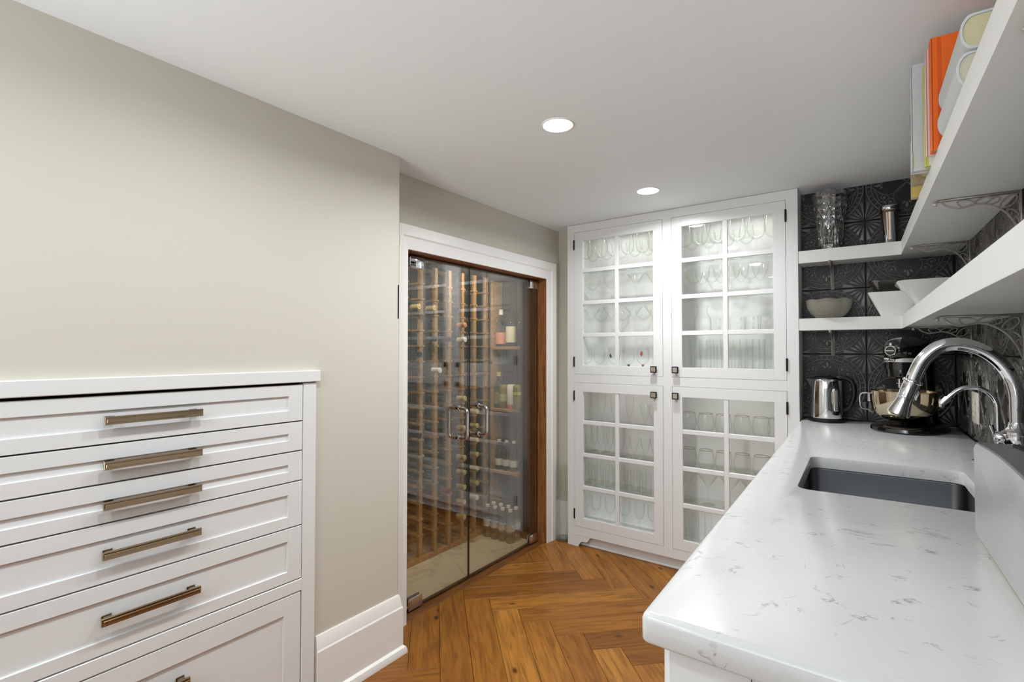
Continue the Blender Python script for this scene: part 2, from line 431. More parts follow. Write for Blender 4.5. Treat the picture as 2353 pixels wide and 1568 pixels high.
# ------------------------------------------------------------------ embossed tiles
TS = .33
def tile_mesh():
    b = MB(); h = TS/2-.001
    b.box(-h, h, -h, h, -.010, 0, .0012)
    b.mi = 1
    def ridge(pts, w, ht, closed=False):
        P = [Vector((p[0], p[1], 0)) for p in pts]; n = len(P); tri = []
        for i in range(n):
            t = (P[(i+1) % n]-P[i-1]) if closed else (P[min(i+1, n-1)]-P[max(i-1, 0)])
            t.normalize(); s = Vector((-t.y, t.x, 0))
            q = P[i]
            tri.append((b._v(q-s*w/2), b._v(q-s*w*.22+Vector((0, 0, ht))), b._v(q+s*w*.22+Vector((0, 0, ht))), b._v(q+s*w/2)))
        for i in range(n if closed else n-1):
            A, B = tri[i], tri[(i+1) % n]
            for k in range(3): b.face([A[k], A[k+1], B[k+1], B[k]])
    def poly(pts, ht):
        base = [b._v((x, y, 0)) for x, y in pts]; cx = sum(p[0] for p in pts)/len(pts); cy = sum(p[1] for p in pts)/len(pts)
        top = [b._v((cx+(x-cx)*.75, cy+(y-cy)*.75, ht)) for x, y in pts]
        n = len(pts)
        for i in range(n): b.face([base[i], base[(i+1) % n], top[(i+1) % n], top[i]])
        b.face(top)
    circ = lambda r, n: [(r*math.cos(2*PI*i/n), r*math.sin(2*PI*i/n)) for i in range(n)]
    ridge(circ(.159, 48), .007, .0032, True); ridge(circ(.139, 48), .006, .0028, True)
    for i in range(40):
        t = 2*PI*i/40; c, s = math.cos(t), math.sin(t)
        ridge([(.143*c, .143*s), (.155*c, .155*s)], .005, .0016)
    def rot(pts, a): return [(x*math.cos(a)-y*math.sin(a), x*math.sin(a)+y*math.cos(a)) for x, y in pts]
    for q in range(4):
        a = q*PI/2
        for sg in (1, -1):
            arc = []
            for i in range(13):
                t = i/12; arc.append((sg*.052*math.sin(PI*t)**.9, .138*t))
            ridge(rot(arc, a), .005, .0026)
            # scrolls beside the petal
            sp = []
            for i in range(22):
                t = i/21; r = .021*(1-t)+.003; th = PI/2+sg*(-1)*t*3.4*PI
                sp.append((sg*.062+r*math.cos(th)*1, .088+r*math.sin(th)))
            tail = [(sg*.022, .128), (sg*.04, .116)]
            ridge(rot(tail+sp, a), .005, .003)
            cs = [(sg*.062+.006*math.cos(k*PI/3), .088+.006*math.sin(k*PI/3)) for k in range(6)]
            poly(rot(cs, a), .003)
        for lf in ([(0, .132), (.009, .112), (0, .086), (-.009, .112)], [(.006, .104), (.022, .106), (.014, .090), (.004, .092)], [(-.006, .104), (-.022, .106), (-.014, .090), (-.004, .092)]):
            poly(rot(lf, a), .003)
        st = []
        for k in range(8):
            rr = .013 if k % 2 == 0 else .0045; th = k*PI/4+PI/4
            st.append((.084+rr*math.cos(th)*.9, .084+rr*math.sin(th)*.9))
        poly(rot(st, a), .002)
        # fan in the tile corner, radiating from the corner
        cxy = TS/2
        for k in range(5):
            th = PI+(k+.5)*PI/10
            ln = .04
            while ln < .12 and math.hypot(cxy+ln*math.cos(th), cxy+ln*math.sin(th)) > .166: ln += .002
            r0, r1, w = .018, ln, .05
            pts = [(cxy+r0*math.cos(th-w), cxy+r0*math.sin(th-w)), (cxy+r0*math.cos(th+w), cxy+r0*math.sin(th+w)),
                   (cxy+r1*math.cos(th+w*1.9), cxy+r1*math.sin(th+w*1.9)), (cxy+r1*math.cos(th-w*1.9), cxy+r1*math.sin(th-w*1.9))]
            if k in (0, 4): pts = [p for p in pts if max(p) < cxy-.0005] or pts
            if len(pts) >= 3: poly(rot(pts, a), .003)
        for dx in (.05,):
            c = [(TS/2-.062+.004*math.cos(k*PI/3), TS/2-.014+.004*math.sin(k*PI/3)) for k in range(6)]
            poly(rot(c, a), .003)
            poly(rot([(y, x) for x, y in c], a), .003)
    return b
def cut_mesh(me, co, no, name):
    bm = bmesh.new(); bm.from_mesh(me)
    bmesh.ops.bisect_plane(bm, geom=bm.verts[:]+bm.edges[:]+bm.faces[:], plane_co=co, plane_no=no, clear_outer=True)
    n = me.copy(); n.name = name; bm.to_mesh(n); bm.free(); return n
t0 = tile_mesh().build('tile', [M['tile'], M['relief']], wallback)
TM = t0.data
T_left = cut_mesh(TM, (-.324+.216, 0, 0), (-1, 0, 0), 'tile_cut')          # cut where the cabinet side meets the tiles
T_top = cut_mesh(TM, (0, 2.083-2.069, 0), (0, 1, 0), 'tile_cut')
T_lt = cut_mesh(T_left, (0, 2.083-2.069, 0), (0, 1, 0), 'tile_cut')
first = True
for j in range(4):
    zc = 1.079+.33*j
    for i, xc in enumerate((-.216, .114)):
        me = (T_lt if j == 3 else T_left) if i == 0 else (T_top if j == 3 else TM)
        if i == 1 and first: o = t0; first = False
        else: o = use('tile', me, wallback)
        o.location = (xc, YT, zc); o.rotation_euler = (PI/2, 0, 0)
    for i in range(8):
        o = use('tile', T_top if j == 3 else TM, wallright)
        p = rw(0, .167+.33*i, zc); o.location = p
        # local x -> along wall, local y -> up, local z -> out of wall
        nx = Vector((-math.cos(SK), -math.sin(SK), 0)); up = Vector((0, 0, 1)); ax = up.cross(nx)
        o.rotation_euler = Matrix((ax, up, nx)).transposed().to_euler()

# ------------------------------------------------------------------ ceiling lights
lens_me = None
def downlight(x, y, label, power=1.0):
    t = thing('recessed_light', label, 'light', (x, y, ZC), 0, 'recessed ceiling lights')
    b = MB(); b.lathe([(.060, 0), (.060, -.002), (.058, -.004), (.054, -.004), (.052, -.001), (.052, .0)], 32, cap=False); b.build('trim_ring', M['trim'], t)
    b = MB(); b.lathe([(.052, -.0025), (.03, -.0045), (0, -.005)], 32, cap=False); b.build('lens', M['lens'], t)
    ld = bpy.data.lights.new('lamp', 'AREA'); ld.shape = 'DISK'; ld.size = .09; ld.energy = LAMP_W*power; ld.color = (.95, .985, 1); ld.spread = R_(165)
    lo = bpy.data.objects.new('lamp', ld); C.objects.link(lo); lo.parent = t; lo.location = (0, 0, -.012)
downlight(-.936, 1.561, 'bright recessed ceiling light nearer the beige wall corner, larger of the pair')
downlight(-.95, 2.479, 'bright recessed ceiling light in front of the tall glass cabinet', .85)
downlight(-.936, .62, 'unseen added recessed ceiling light above the white drawer unit', .5)  # this lamp and the next are added out of view, continuing the row
downlight(-.936, -.4, 'unseen added recessed ceiling light behind the drawer unit towards the entrance', .55)
# ------------------------------------------------------------------ baseboards
def baseboard(name, pts_dir, M_, x1, wrap=None):
    b = MB(M_)
    prof = [(0, 0), (.016, 0), (.016, .185), (.013, .19), (.0065, .236), (.004, .242), (0, .242)]
    return b, prof
def profile_run(prof, M_, a0, a1, name, mat, parent=None, mitre=0.0):
    """prof in (out, z); runs along local y from a0 to a1, local x = out"""
    b = MB(M_)
    A = [b._v((x, a0, z)) for x, z in prof]; B = [b._v((x, a1+mitre*x, z)) for x, z in prof]
    n = len(prof)
    for i in range(n): b.face([A[i], A[(i+1) % n], B[(i+1) % n], B[i]])
    b.face(A[::-1]); b.face(B); return b
BP = [(0, 0), (.017, 0), (.017, .188), (.0135, .194), (.007, .236), (.004, .242), (0, .242)]
SP = [(.017, 0), (.030, 0), (.030, .012), (.026, .026), (.017, .034)]
b = profile_run(BP, Matrix.Translation((XL, 0, 0)), 1.046, 1.424, 'x', None, mitre=1.0)
bb = b.build('baseboard_left', M['trim'], smooth=20); tag(bb, kind='structure')
b = profile_run(SP, Matrix.Translation((XL, 0, 0)), 1.046, 1.424, 'x', None, mitre=1.0); b.build('shoe_moulding', M['trim'], bb, 20)
RT = Matrix.Translation((XL, 1.423, 0)) @ Matrix.Rotation(PI/2, 4, 'Z')      # return round the wall end: out = +y, run = -x
b = profile_run(BP, Matrix.Translation((0, 0, 0)), 0, .1, 'x', None)
def ret(prof, nm, parent):
    b = MB()
    A = [b._v((XL+x, 1.423+x, z)) for x, z in prof]; B = [b._v((XL-.11, 1.423+x, z)) for x, z in prof]
    n = len(prof)
    for i in range(n): b.face([A[i], A[(i+1) % n], B[(i+1) % n], B[i]])
    b.face(A); b.face(B); o = b.build(nm, M['trim'], parent, 20); return o
ret(BP, 'return_board', bb); ret(SP, 'return_shoe', bb)
b = profile_run(BP, Matrix.Translation((XD, 0, 0)), CO1+.001, YB, 'x', None)
tag(b.build('baseboard_corner', M['trim'], smooth=20), kind='structure')
b = MB(); b.box(XD+.017, -1.663, YB-.016, YB, 0, .24, .002); tag(b.build('baseboard_back', M['trim'], smooth=20), kind='structure')

b = MB(); b.box(XL-.001, XL+.002, 1.417, 1.4235, 1.395, 1.537, .001)
tag(b.build('strike_plate', M['bronze']), 'narrow dark bronze strike plate let into the edge of the beige wall', 'strike plate')

# ------------------------------------------------------------------ cellar door casing and jamb
def casing():
    root = None
    prof = [(0, 0), (.022, 0), (.022, .026), (.017, .030), (.014, .060), (0, .060)]          # (out, across from the outer edge)
    def strip(pts_out, pts_in, name, parent):
        b = MB()
        def ring(po, pi):
            r = []
            for o_, w in prof:
                f = w/.06; y = po[0]+(pi[0]-po[0])*f; z = po[1]+(pi[1]-po[1])*f
                r.append(b._v((XD+o_, y, z)))
            return r
        A = ring(pts_out[0], pts_in[0]); B = ring(pts_out[1], pts_in[1]); n = len(prof)
        for i in range(n): b.face([A[i], A[(i+1) % n], B[(i+1) % n], B[i]])
        b.face(A); b.face(B); return b.build(name, M['trim'], parent, 15)
    head = strip(((CO0, CZO), (CO1, CZO)), ((CI0, CZI), (CI1, CZI)), 'trim_1', None)
    tag(head, kind='structure')
    strip(((CO0, 0), (CO0, CZO)), ((CI0, 0), (CI0, CZI)), 'side_casing', head)
    strip(((CO1, 0), (CO1, CZO)), ((CI1, 0), (CI1, CZI)), 'side_casing', head)
casing()
b = MB()
b.box(-1.97, XD+.012, CI0-.012, CI0+.003, 0, CZI+.012, .001); b.box(-1.97, XD+.012, CI1-.003, CI1+.012, 0, CZI+.012, .001)
b.box(-1.97, XD+.012, CI0, CI1, CZI-.003, CZI+.012, .001)
jm = b.build('trim_2', M['jamb']); tag(jm, kind='structure')
b = MB(); b.box(-1.971, -1.858, CI0+.003, CI0+.016, 0, CZI-.003, .001); b.box(-1.971, -1.858, CI1-.016, CI1-.003, 0, CZI-.003, .001); b.box(-1.971, -1.858, CI0, CI1, CZI-.018, CZI-.003, .001)
b.build('door_stop', M['stop'], jm)
b = MB(); b.box(-1.875, -1.785, CI0, CI1, -.012, .003, .002); b.build('threshold', M['sill'], jm)

GX, GT = -1.84, .010
def cellar_door(y0, y1, name, hinge_y, hy, label, n):
    t = thing(name, label, 'door', (GX, (y0+y1)/2, .012)); cy = (y0+y1)/2
    z1 = 1.722
    b = MB(); b.box(-GT/2, GT/2, y0-cy, y1-cy, 0, z1-.012)
    b.bm.normal_update()
    for f_ in b.bm.faces: f_.material_index = 0 if abs(f_.normal.x) > .5 else 1
    b.build('glass_pane', [M['cellarglass'], M['glassedge']], t, 0)
    sgn = 1 if hinge_y > cy else -1
    for zc, nm in ((z1-.012-.028, 'hinge'), (.028, 'hinge')):
        b = MB()
        y = hinge_y-cy-sgn*.047
        for s in (1, -1): b.box(s*GT/2-(.0 if s > 0 else .009), s*GT/2+(.009 if s > 0 else 0), y-.045, y+.045, zc-.028, zc+.028, .003, 2)
        b.box(-.014, .014, hinge_y-cy-sgn*.004-.004, hinge_y-cy-sgn*.004+.004, zc-.02, zc+.02, .001)
        b.build(nm, M['chrome'], t)
    for s in (1, -1):
        b = MB(); y = hy-cy; r = .0085
        pts = []
        zt, zb = .950-.012, .790-.012
        out = .062
        P = [(s*GT/2, y, zt)]
        for i in range(7):
            a = i/6*PI/2; P.append((s*(GT/2+out-.022+.022*math.sin(a)), y, zt-.022+.022*math.cos(a)))
        for i in range(7):
            a = i/6*PI/2; P.append((s*(GT/2+out-.022+.022*math.cos(a)), y, zb+.022-.022*math.sin(a)))
        P.append((s*GT/2, y, zb))
        b.tube(P, r, 12)
        for z in (zt, zb):
            b.lathe([(.0, 0), (.0135, 0), (.0135, .006), (.010, .008), (.0, .008)], 20, (s*GT/2, y, z), 'x' if s > 0 else 'x', cap=False) if s > 0 else b.lathe([(0, -.008), (.010, -.008), (.0135, -.006), (.0135, 0), (0, 0)], 20, (s*GT/2, y, z), 'x', cap=False)
        b.build('pull_handle', M['chrome'], t)
    return t
cellar_door(1.604, 2.106, 'glass_door', 1.660, 2.021, 'narrower frameless glass cellar door leaf beside the beige wall', 1)
cellar_door(2.111, 2.796, 'glass_door', 2.790, 2.185, 'wider frameless glass cellar door leaf next to the tall white cabinet', 2)

# ------------------------------------------------------------------ wine cellar behind the glass
m = MB(); m.box(-2.62, -1.79, 1.2, 2.93, -.05, 0); cf = m.build('floor_cellar', M['cellarfloor']); tag(cf, kind='structure')
m = MB(); m.box(-2.62, -2.56, 1.2, 2.93, 0, ZC); tag(m.build('wall_cellar_back', M['cellarwall'], smooth=0), kind='structure')
m = MB(); m.box(-2.56, -1.9, 2.885, 2.93, 0, ZC); tag(m.build('wall_cellar_end', M['cellarwall'], smooth=0), kind='structure')
m = MB(); m.box(-2.56, -1.79, 1.2, 1.24, 0, ZC); tag(m.build('wall_cellar_near', M['cellarwall'], smooth=0), kind='structure')
m = MB(); m.box(-2.56, -1.9, 1.24, 2.885, 1.84, 1.9); tag(m.build('ceiling_cellar', M['cellarwall'], smooth=0), kind='structure')
def cellar_fill(x, y, label):  # invented fixtures, added to brighten the cellar
    t = thing('cellar_fill_light', label, 'light', (x, y, 1.84), 0, 'added fill lights in the cellar ceiling')
    b = MB(); b.lathe([(.045, 0), (.045, -.004), (.035, -.006), (.032, 0)], 24, cap=False); b.build('trim_ring', M['trim'], t)
    b = MB(); b.lathe([(.032, -.002), (0, -.003)], 24, cap=False); b.build('lens', M['lens'], t)
    ld = bpy.data.lights.new('lamp', 'AREA'); ld.shape = 'DISK'; ld.size = .06; ld.energy = CELLAR_W; ld.color = (1, .9, .74)
    lo = bpy.data.objects.new('lamp', ld); C.objects.link(lo); lo.parent = t; lo.location = (0, 0, -.012)
CELLAR_W = 2.2
cellar_fill(-1.99, 1.72, 'added unseen cellar ceiling light at the near end')
cellar_fill(-1.99, 2.5, 'added unseen cellar ceiling light at the far end')
RX = -2.212                                            # front of the rack
t = thing('wine_rack', 'tall slatted pine wine rack holding a few bottles behind the glass doors', 'wine rack', (RX-.15, 2.1, 0))
ys = [1.365+.1235*i for i in range(12)]                # post positions -> 2.723
b = MB(); b.box(-.012, .012, -.014, .014, .03, 1.79, .002); pm = None
for y in ys:
    for x in (.138, -.138):
        if pm is None: o = b.build('post', M['rack'], t); pm = o.data
        else: o = use('post', pm, t)
        o.location = (x, y-2.1, 0)
zs = [.16+.094*k for k in range(17)]
b = MB(); b.box(-.15, .152, -.0225, .0225, -.005, .005, .001); sm = None
for y in ys:
    for z in zs:
        if sm is None: o = b.build('rung', M['rack'], t); sm = o.data
        else: o = use('rung', sm, t)
        o.location = (0, y-2.1, z)
for x in (.13, -.13):
    for z0, z1 in ((0, .03), (1.79, 1.815)):
        b = MB(); b.box(x-.02, x+.02, ys[0]-2.13, ys[-1]-2.07, z0, z1, .002); b.build('rail', M['rack'], t)

def bottle_mesh(cap):
    """lying along +x, neck to +x, base at x = 0"""
    prof = [(0, .004), (.030, 0), (.037, .006), (.0375, .19), (.034, .208), (.018, .232), (.0145, .25), (.0145, .30)]
    b = MB(); b.lathe(prof, 16, ax='x', cap=False); return b
M['bottleglass'] = paint('dark_bottle_glass', (18, 26, 18), .08, 30, .1, 0, .6)
foils = {'white': flat('white_foil', (232, 232, 236), .3), 'gold': metal('gold_foil', (224, 206, 154), .35, metal_=.3), 'copper': metal('copper_foil', (226, 166, 122), .35, metal_=.3), 'black': flat('black_foil', (24, 22, 22), .3), 'red': flat('red_foil', (110, 26, 26), .35)}
bproto = {}
def lying_bottle(col, row, foil, label, out=0.0):
    y = ys[col]+.0617; z = zs[row]+.005+.0375
    if foil not in bproto:
        t = thing('wine_bottle', label, 'bottle', (0, 0, 0), 0, 'bottles lying in the wine rack')
        bottle_mesh(foil).build('bottle', M['bottleglass'], t)
        b = MB(); b.lathe([(.0152, .235), (.0155, .30), (.0165, .302), (.0165, .31), (.0135, .312), (.009, .3105), (.006, .3125), (0, .3125)], 16, ax='x', cap=False); b.build('foil_cap', foils[foil], t)
        bproto[foil] = t; r = t
    else: r = copy_tree(bproto[foil], (0, 0, 0), label)
    r.location = (RX-.235+out, y, z); r['label'] = label
    return r
def near(col_px_y, z):
    return min(range(len(ys)-1), key=lambda i: abs(ys[i]+.0617-col_px_y)), min(range(len(zs)), key=lambda i: abs(zs[i]+.0425-z))
lb = [(2.167, 1.10, 'white', 'white-capped bottle sticking far out, lower left of the other white cap', .02),
      (2.415, 1.285, 'white', 'white-capped bottle above and right of the other white cap', .0),
      (2.415, 1.38, 'copper', 'copper-capped bottle just above the upper white-capped one', 0),
      (2.044, 1.56, 'gold', 'gold-capped bottle near the top left of the wine rack', -.03),
      (2.167, 1.56, 'gold', 'gold-capped bottle near the top, second from the left', -.03),
      (2.167, 1.37, 'black', 'black-capped bottle below the gold-capped pair in the rack', -.02),
      (2.291, 1.37, 'black', 'black-capped bottle left of the copper-capped one in the rack', -.02)]
for i, z in enumerate((.93, .80, .62, .535, .44, .345, .25)):
    lb.append((2.415, z, 'gold', f'{ORD[i]} gold-capped bottle from the top, rack column left of the door seam', 0))
for i, z in enumerate((.83, .74, .645, .55, .455, .36, .265)):
    lb.append((2.538, z, 'gold' if i != 6 else 'white', f'{ORD[i]} capped bottle from the top, rack column right of the door seam', 0))
for y, z, lab in ((2.044, .8, 'dark-capped bottle low on the left of the wine rack'), (2.291, .42, 'red-capped bottle low in the middle of the wine rack'), (1.92, 1.27, 'red-capped bottle at the left edge of the wine rack'),
               (2.044, 1.19, 'dark-capped bottle left of the white-capped ones')):
    lb.append((y, z, 'red' if 'red' in lab else 'black', lab, -.02))
seen_slots = set()
for y, z, f, lab, out in lb:
    c, r = near(y, z)
    while (c, r) in seen_slots: r -= 1
    seen_slots.add((c, r)); lying_bottle(c, r, f, lab, out)

# shelves of the cellar
t = thing('cellar_shelf', 'pine shelf unit with standing bottles at the end of the cellar', 'shelf', (-2.1, 2.82, 0))
for z in (.431, .86, 1.288):
    b = MB(); b.box(-.09, .125, -.06, .06, z-.02, z, .002); b.build('shelf_board', M['shelfwood'], t)
b = MB(); b.box(-.11, -.09, -.06, .06, 0, 1.75, .002); b.build('upright', M['shelfwood'], t)
b = MB(); b.box(-.09, .125, .052, .06, 0, 1.75, .002); b.build('back_panel', M['cellarwall'], t)
def standing(prof, gl, lab_z, lab_col, label, x, z, y=2.815, cap=None, r_over=.0008, name='bottle', cat='bottle', capz=None):
    t = thing(name, label, cat, (x, y, z), rnd.uniform(0, 6), 'things on the cellar shelves')
    b = MB(); b.lathe(prof, 20, cap=False); b.build('body', gl, t)
    if lab_z:
        b = MB(); R = max(p[0] for p in prof)+r_over; b.lathe([(R, lab_z[0]), (R, lab_z[1])], 20, cap=False); b.build('label_band', lab_col, t)
    if cap:
        b = MB(); r, z0, z1 = cap[:3]; b.lathe([(0, z0), (r, z0), (r, z1-.002), (r-.002, z1), (0, z1)], 16, cap=False); b.build('cap', cap[3], t)
    return t
LQ = [(0, 0), (.036, 0), (.038, .004), (.038, .15), (.034, .168), (.015, .19), (.014, .245), (0, .245)]
CAN = [(0, 0), (.027, 0), (.0305, .006), (.0305, .155), (.026, .163), (0, .163)]
BEER = [(0, 0), (.028, 0), (.030, .004), (.030, .12), (.026, .14), (.013, .17), (.013, .2), (0, .2)]
clearb = thin_glass('clear_bottle', (.9, .92, .9), (.3, .34, .32), .06, .6, 2.5)
greenb = thin_glass('green_bottle', (.5, .62, .48), (.1, .16, .1), .06, .6, 2.5)
yel, olive = flat('yellow_can', (206, 200, 110), .4), flat('olive_can', (132, 124, 40), .4)
wht, red, pinkl = flat('white_label', (232, 230, 224), .5), flat('red_print', (196, 62, 52), .5), flat('salmon_label', (226, 150, 126), .5)
standing(LQ, clearb, (.02, .1), pinkl, 'clear bottle with a salmon pink label on the top cellar shelf', -2.155, 1.288, cap=(.016, .225, .262, wht))
standing(LQ, clearb, (.03, .14), flat('cream_label', (226, 222, 196), .5), 'clear bottle with a tall cream label on the top cellar shelf', -2.065, 1.288, cap=(.016, .225, .255, M['bronze']))
standing(LQ, clearb, None, None, 'unlabelled clear bottle at the right end of the top cellar shelf', -1.998, 1.288, cap=(.016, .225, .255, M['bronze']), y=2.83)
standing(LQ, greenb, (.03, .11), olive, 'olive-labelled bottle at the left of the middle cellar shelf', -2.175, .86, cap=(.016, .22, .25, yel), y=2.815)
standing(CAN, olive, (.05, .1), flat('pale_print', (180, 176, 120), .4), 'olive can between bottle and white can on middle cellar shelf', -2.12, .86, y=2.80)
standing(CAN, wht, (.0, .04), red, 'white can with a red foot on the middle cellar shelf', -2.088, .86, y=2.845, r_over=.0006)
standing(CAN, wht, (.0, .03), red, 'second white can with a red foot, nearer the yellow can', -2.05, .86, y=2.795, r_over=.0006)
standing(CAN, yel, (.1, .12), olive, 'pale yellow can on the middle cellar shelf', -2.015, .86, y=2.83)
standing(CAN, olive, (.1, .12), yel, 'olive yellow can at the right end of the middle cellar shelf', -1.992, .86, y=2.785)
for i, x in enumerate((-2.17, -2.105, -2.04)):
    standing(BEER, greenb, (.03, .075), wht, f'{ORD[i]} green bottle with white label from the left, low cellar shelf', x, .431, cap=(.0142, .19, .205, wht))
# shrink-wrapped pack of water bottles on the cellar floor
WB = [(0, 0), (.028, 0), (.031, .006), (.031, .05), (.028, .055), (.031, .06), (.031, .15), (.014, .185), (.013, .2), (0, .2)]
pet = thin_glass('pet_plastic', (.9, .94, .96), (.55, .62, .66), .06, .6, 2.5)
wproto = None
k = 0
for iy in range(2):
    for ix in range(4):
        lab = f'{ORD[ix]} water bottle from the left in the {"back" if iy else "front"} row on the cellar floor'
        x, y = -2.165+.064*ix, 2.70+.064*iy-.02
        if wproto is None:
            wproto = thing('water_bottle', lab, 'bottle', (x, y, 0), 0, 'water bottles on the cellar floor')
            b = MB(); b.lathe(WB, 14, cap=False); b.build('body', pet, wproto)
            b = MB(); b.lathe([(.0318, .075), (.0318, .12)], 14, cap=False); b.build('label_band', flat('pale_label', (214, 222, 226), .5), wproto)
            b = MB(); b.lathe([(0, .2), (.0145, .198), (.0145, .214), (0, .216)], 14, cap=False); b.build('cap', wht, wproto)
        else: copy_tree(wproto, (x, y, 0), lab)

# ------------------------------------------------------------------ drawer unit in the left wall
UY0, UY1 = .045, 1.046
t = thing('drawer_unit', 'white built-in drawer unit with brushed bar pulls in the beige wall', 'drawer unit', (XL, .545, 0))
oy = .545
b = MB()
fx = .012
b.box(-.02, fx, .983-oy+.003, 1.035-oy, 0, 1.147, .0015); b.box(-.02, fx, .05-oy, .1-oy, 0, 1.147, .0015)
b.box(-.02, fx, .1-oy, .986-oy, .43+.002, .472, .0015)
b.build('frame', M['white'], t)
b = MB(); b.box(-.02, fx+.008, .04-oy, 1.047-oy, 1.150, 1.190, .002); b.build('top_rail', M['white'], t)
b = MB(); b.box(-.45, -.44, .05-oy, 1.03-oy, 0, 1.147); b.box(-.44, -.02, .05-oy, .06-oy, 0, 1.147); b.box(-.44, -.02, 1.02-oy, 1.03-oy, 0, 1.147); b.box(-.44, -.02, .05-oy, 1.03-oy, 1.14, 1.147)
b.build('carcass', M['dark'], t)  # near-black inside puts the shade of the drawer gaps into the paint
def shaker(b, y0, y1, z0, z1, f, rail_s, rail_t, rec=.008, th=.02):
    b.box(f-th, f, y0, y0+rail_s, z0, z1, .0008); b.box(f-th, f, y1-rail_s, y1, z0, z1, .0008)
    b.box(f-th, f, y0+rail_s-.0004, y1-rail_s+.0004, z0, z0+rail_t, .0008); b.box(f-th, f, y0+rail_s-.0004, y1-rail_s+.0004, z1-rail_t, z1, .0008)
    b.box(f-th, f-rec, y0+rail_s-.002, y1-rail_s+.002, z0+rail_t-.002, z1-rail_t+.002)
def bar_pull(parent, y, z, x0, L=.232):
    b = MB()
    # posts with square feet
    for s in (-1, 1):
        yy = y+s*(L/2-.017)
        b.box(x0, x0+.003, yy-.011, yy+.011, z-.0095, z+.0095, .001); b.box(x0+.004, x0+.026, yy-.0085, yy+.0085, z-.007, z+.007, .001)
    # stepped bar
    b.box(x0+.023, x0+.029, y-L/2, y+L/2, z-.0105, z+.0105, .0012); b.box(x0+.029, x0+.034, y-L/2+.003, y+L/2-.003, z-.0055, z+.0055, .0015)
    return b.build('pull', M['nickel'], parent)
G = .0022
names = ['topmost', 'second', 'third', 'fourth', 'fifth']
zg = [1.144, 1.016, .914, .811, .657, .474]
rails = [(1.104, 1.055), (.976, .953), (.871, .848), (.769, .696), (.613, .511)]
pz = [1.079, .9635, .860, .733, .5655]
f = fx-.001
for i in range(5):
    z1, z0 = zg[i]-G, zg[i+1]+G
    b = MB()
    zt, zb = rails[i]
    y0, y1 = .1-oy+G, .983-oy
    rs = .05; th = .02; rec = .006
    b.box(f-th, f, y0, y0+rs, z0, z1, .0008); b.box(f-th, f, y1-rs, y1, z0, z1, .0008)
    b.box(f-th, f, y0+rs-.0006, y1-rs+.0006, zt, z1, .0008); b.box(f-th, f, y0+rs-.0006, y1-rs+.0006, z0, zb, .0008)
    b.box(f-th, f-rec, y0+rs-.002, y1-rs+.002, zb-.002, zt+.002)
    b.mi = 1; b.box(f-.42, f-th-.001, y0+.02, y1-.02, z0+.008, z1-.02)
    d = b.build('drawer', [M['white'], M['white']], t, 20)
    bar_pull(d, .540-oy, pz[i], f-rec if i > 2 else f-rec)
b = MB(); y0, y1 = .1-oy+G, .983-oy-.002; z0, z1 = .02, .43-G
b.box(f-.02, f, y0, y0+.06, z0, z1, .0008); b.box(f-.02, f, y1-.06, y1, z0, z1, .0008)
b.box(f-.02, f, y0+.0594, y1-.0594, .368, z1, .0008); b.box(f-.02, f, y0+.0594, y1-.0594, z0, .09, .0008); b.box(f-.02, f-.006, y0+.058, y1-.058, .088, .37)
d = b.build('drawer', M['white'], t, 20)
bar_pull(d, .515-oy, .317, f-.006)

# ------------------------------------------------------------------ tall glass-door cabinet
t = cab = thing('display_cabinet', 'tall white built-in cabinet with four small-paned glass doors full of glassware', 'cabinet', (-.99, YC, 0))
ox = -.99
X0, X1 = -1.655-ox, -.325-ox
dz = {'u': (1.108, 2.031), 'l': (.128, 1.055)}
dx = {'l': (-1.604-ox, -1.018-ox), 'r': (-.966-ox, -.379-ox)}
FT = .02
b = MB()
b.box(X0, dx['l'][0], 0, FT, 0, ZC-.002, .001); b.box(dx['l'][1], dx['r'][0], 0, FT, .072, ZC-.002, .001); b.box(dx['r'][1], X1, 0, FT, 0, ZC-.002, .001)
for xa, xb in (dx['l'], dx['r']):
    b.box(xa-.0006, xb+.0006, 0, FT, dz['u'][1], ZC-.002, .001); b.box(xa-.0006, xb+.0006, 0, FT, dz['l'][1], dz['u'][0], .001); b.box(xa-.0006, xb+.0006, 0, FT, .072, dz['l'][0], .001)
b.build('face_frame', M['white'], t, 20)
def scroll(side):
    b = MB(Matrix.Rotation(PI/2, 4, 'X'))      # local (x, z) polygon extruded along -y -> use prism in rotated frame
    s = 1 if side < 0 else -1
    x0 = (dx['l'][0]-.001) if side < 0 else (dx['r'][1]+.001)
    pts = [(0, .074), (0, .0), (.026, 0), (.030, .012), (.040, .026), (.052, .034), (.064, .037), (.078, .036), (.090, .040), (.098, .050), (.102, .060), (.110, .068), (.122, .074)]
    P = [(x0+s*p[0], p[1]) for p in pts]
    if s < 0: P = P[::-1]
    b.prism(P, -FT+.001, -.001); return b.build('foot_bracket', M['white'], t, 30)
scroll(-1); scroll(1)
b = MB(); b.box(X0+.01, X1-.002, .045, .06, 0, .10, .001); b.box(X0+.01, X1-.002, .036, .045, 0, .014, .003); b.build('toe_board', M['white'], t)
STRIP_FILL_W = .30
DB = .262                                               # interior depth
b = MB()
b.box(X0+.003, X0+.02, FT, DB, .0, ZC-.003); b.box(X1-.02, X1, FT, DB, 0, ZC-.003)
b.build('side_panel', M['inner'], t, 20)
b = MB(); b.box(-.013, .013, FT, DB, .1, ZC-.003); b.build('partition', M['inner'], t, 20)
b = MB(); b.box(X0+.02, X1-.02, DB, DB+.012, .09, ZC-.003); b.build('back_panel', M['inner'], t, 20)
b = MB(); b.box(X0+.02, X1-.02, FT, DB, 2.034, 2.05); b.build('top_panel', M['inner'], t, 20)
b = MB(); b.box(X0+.02, X1-.02, FT, DB, 1.066, 1.098); b.build('middle_deck', M['inner'], t, 20)
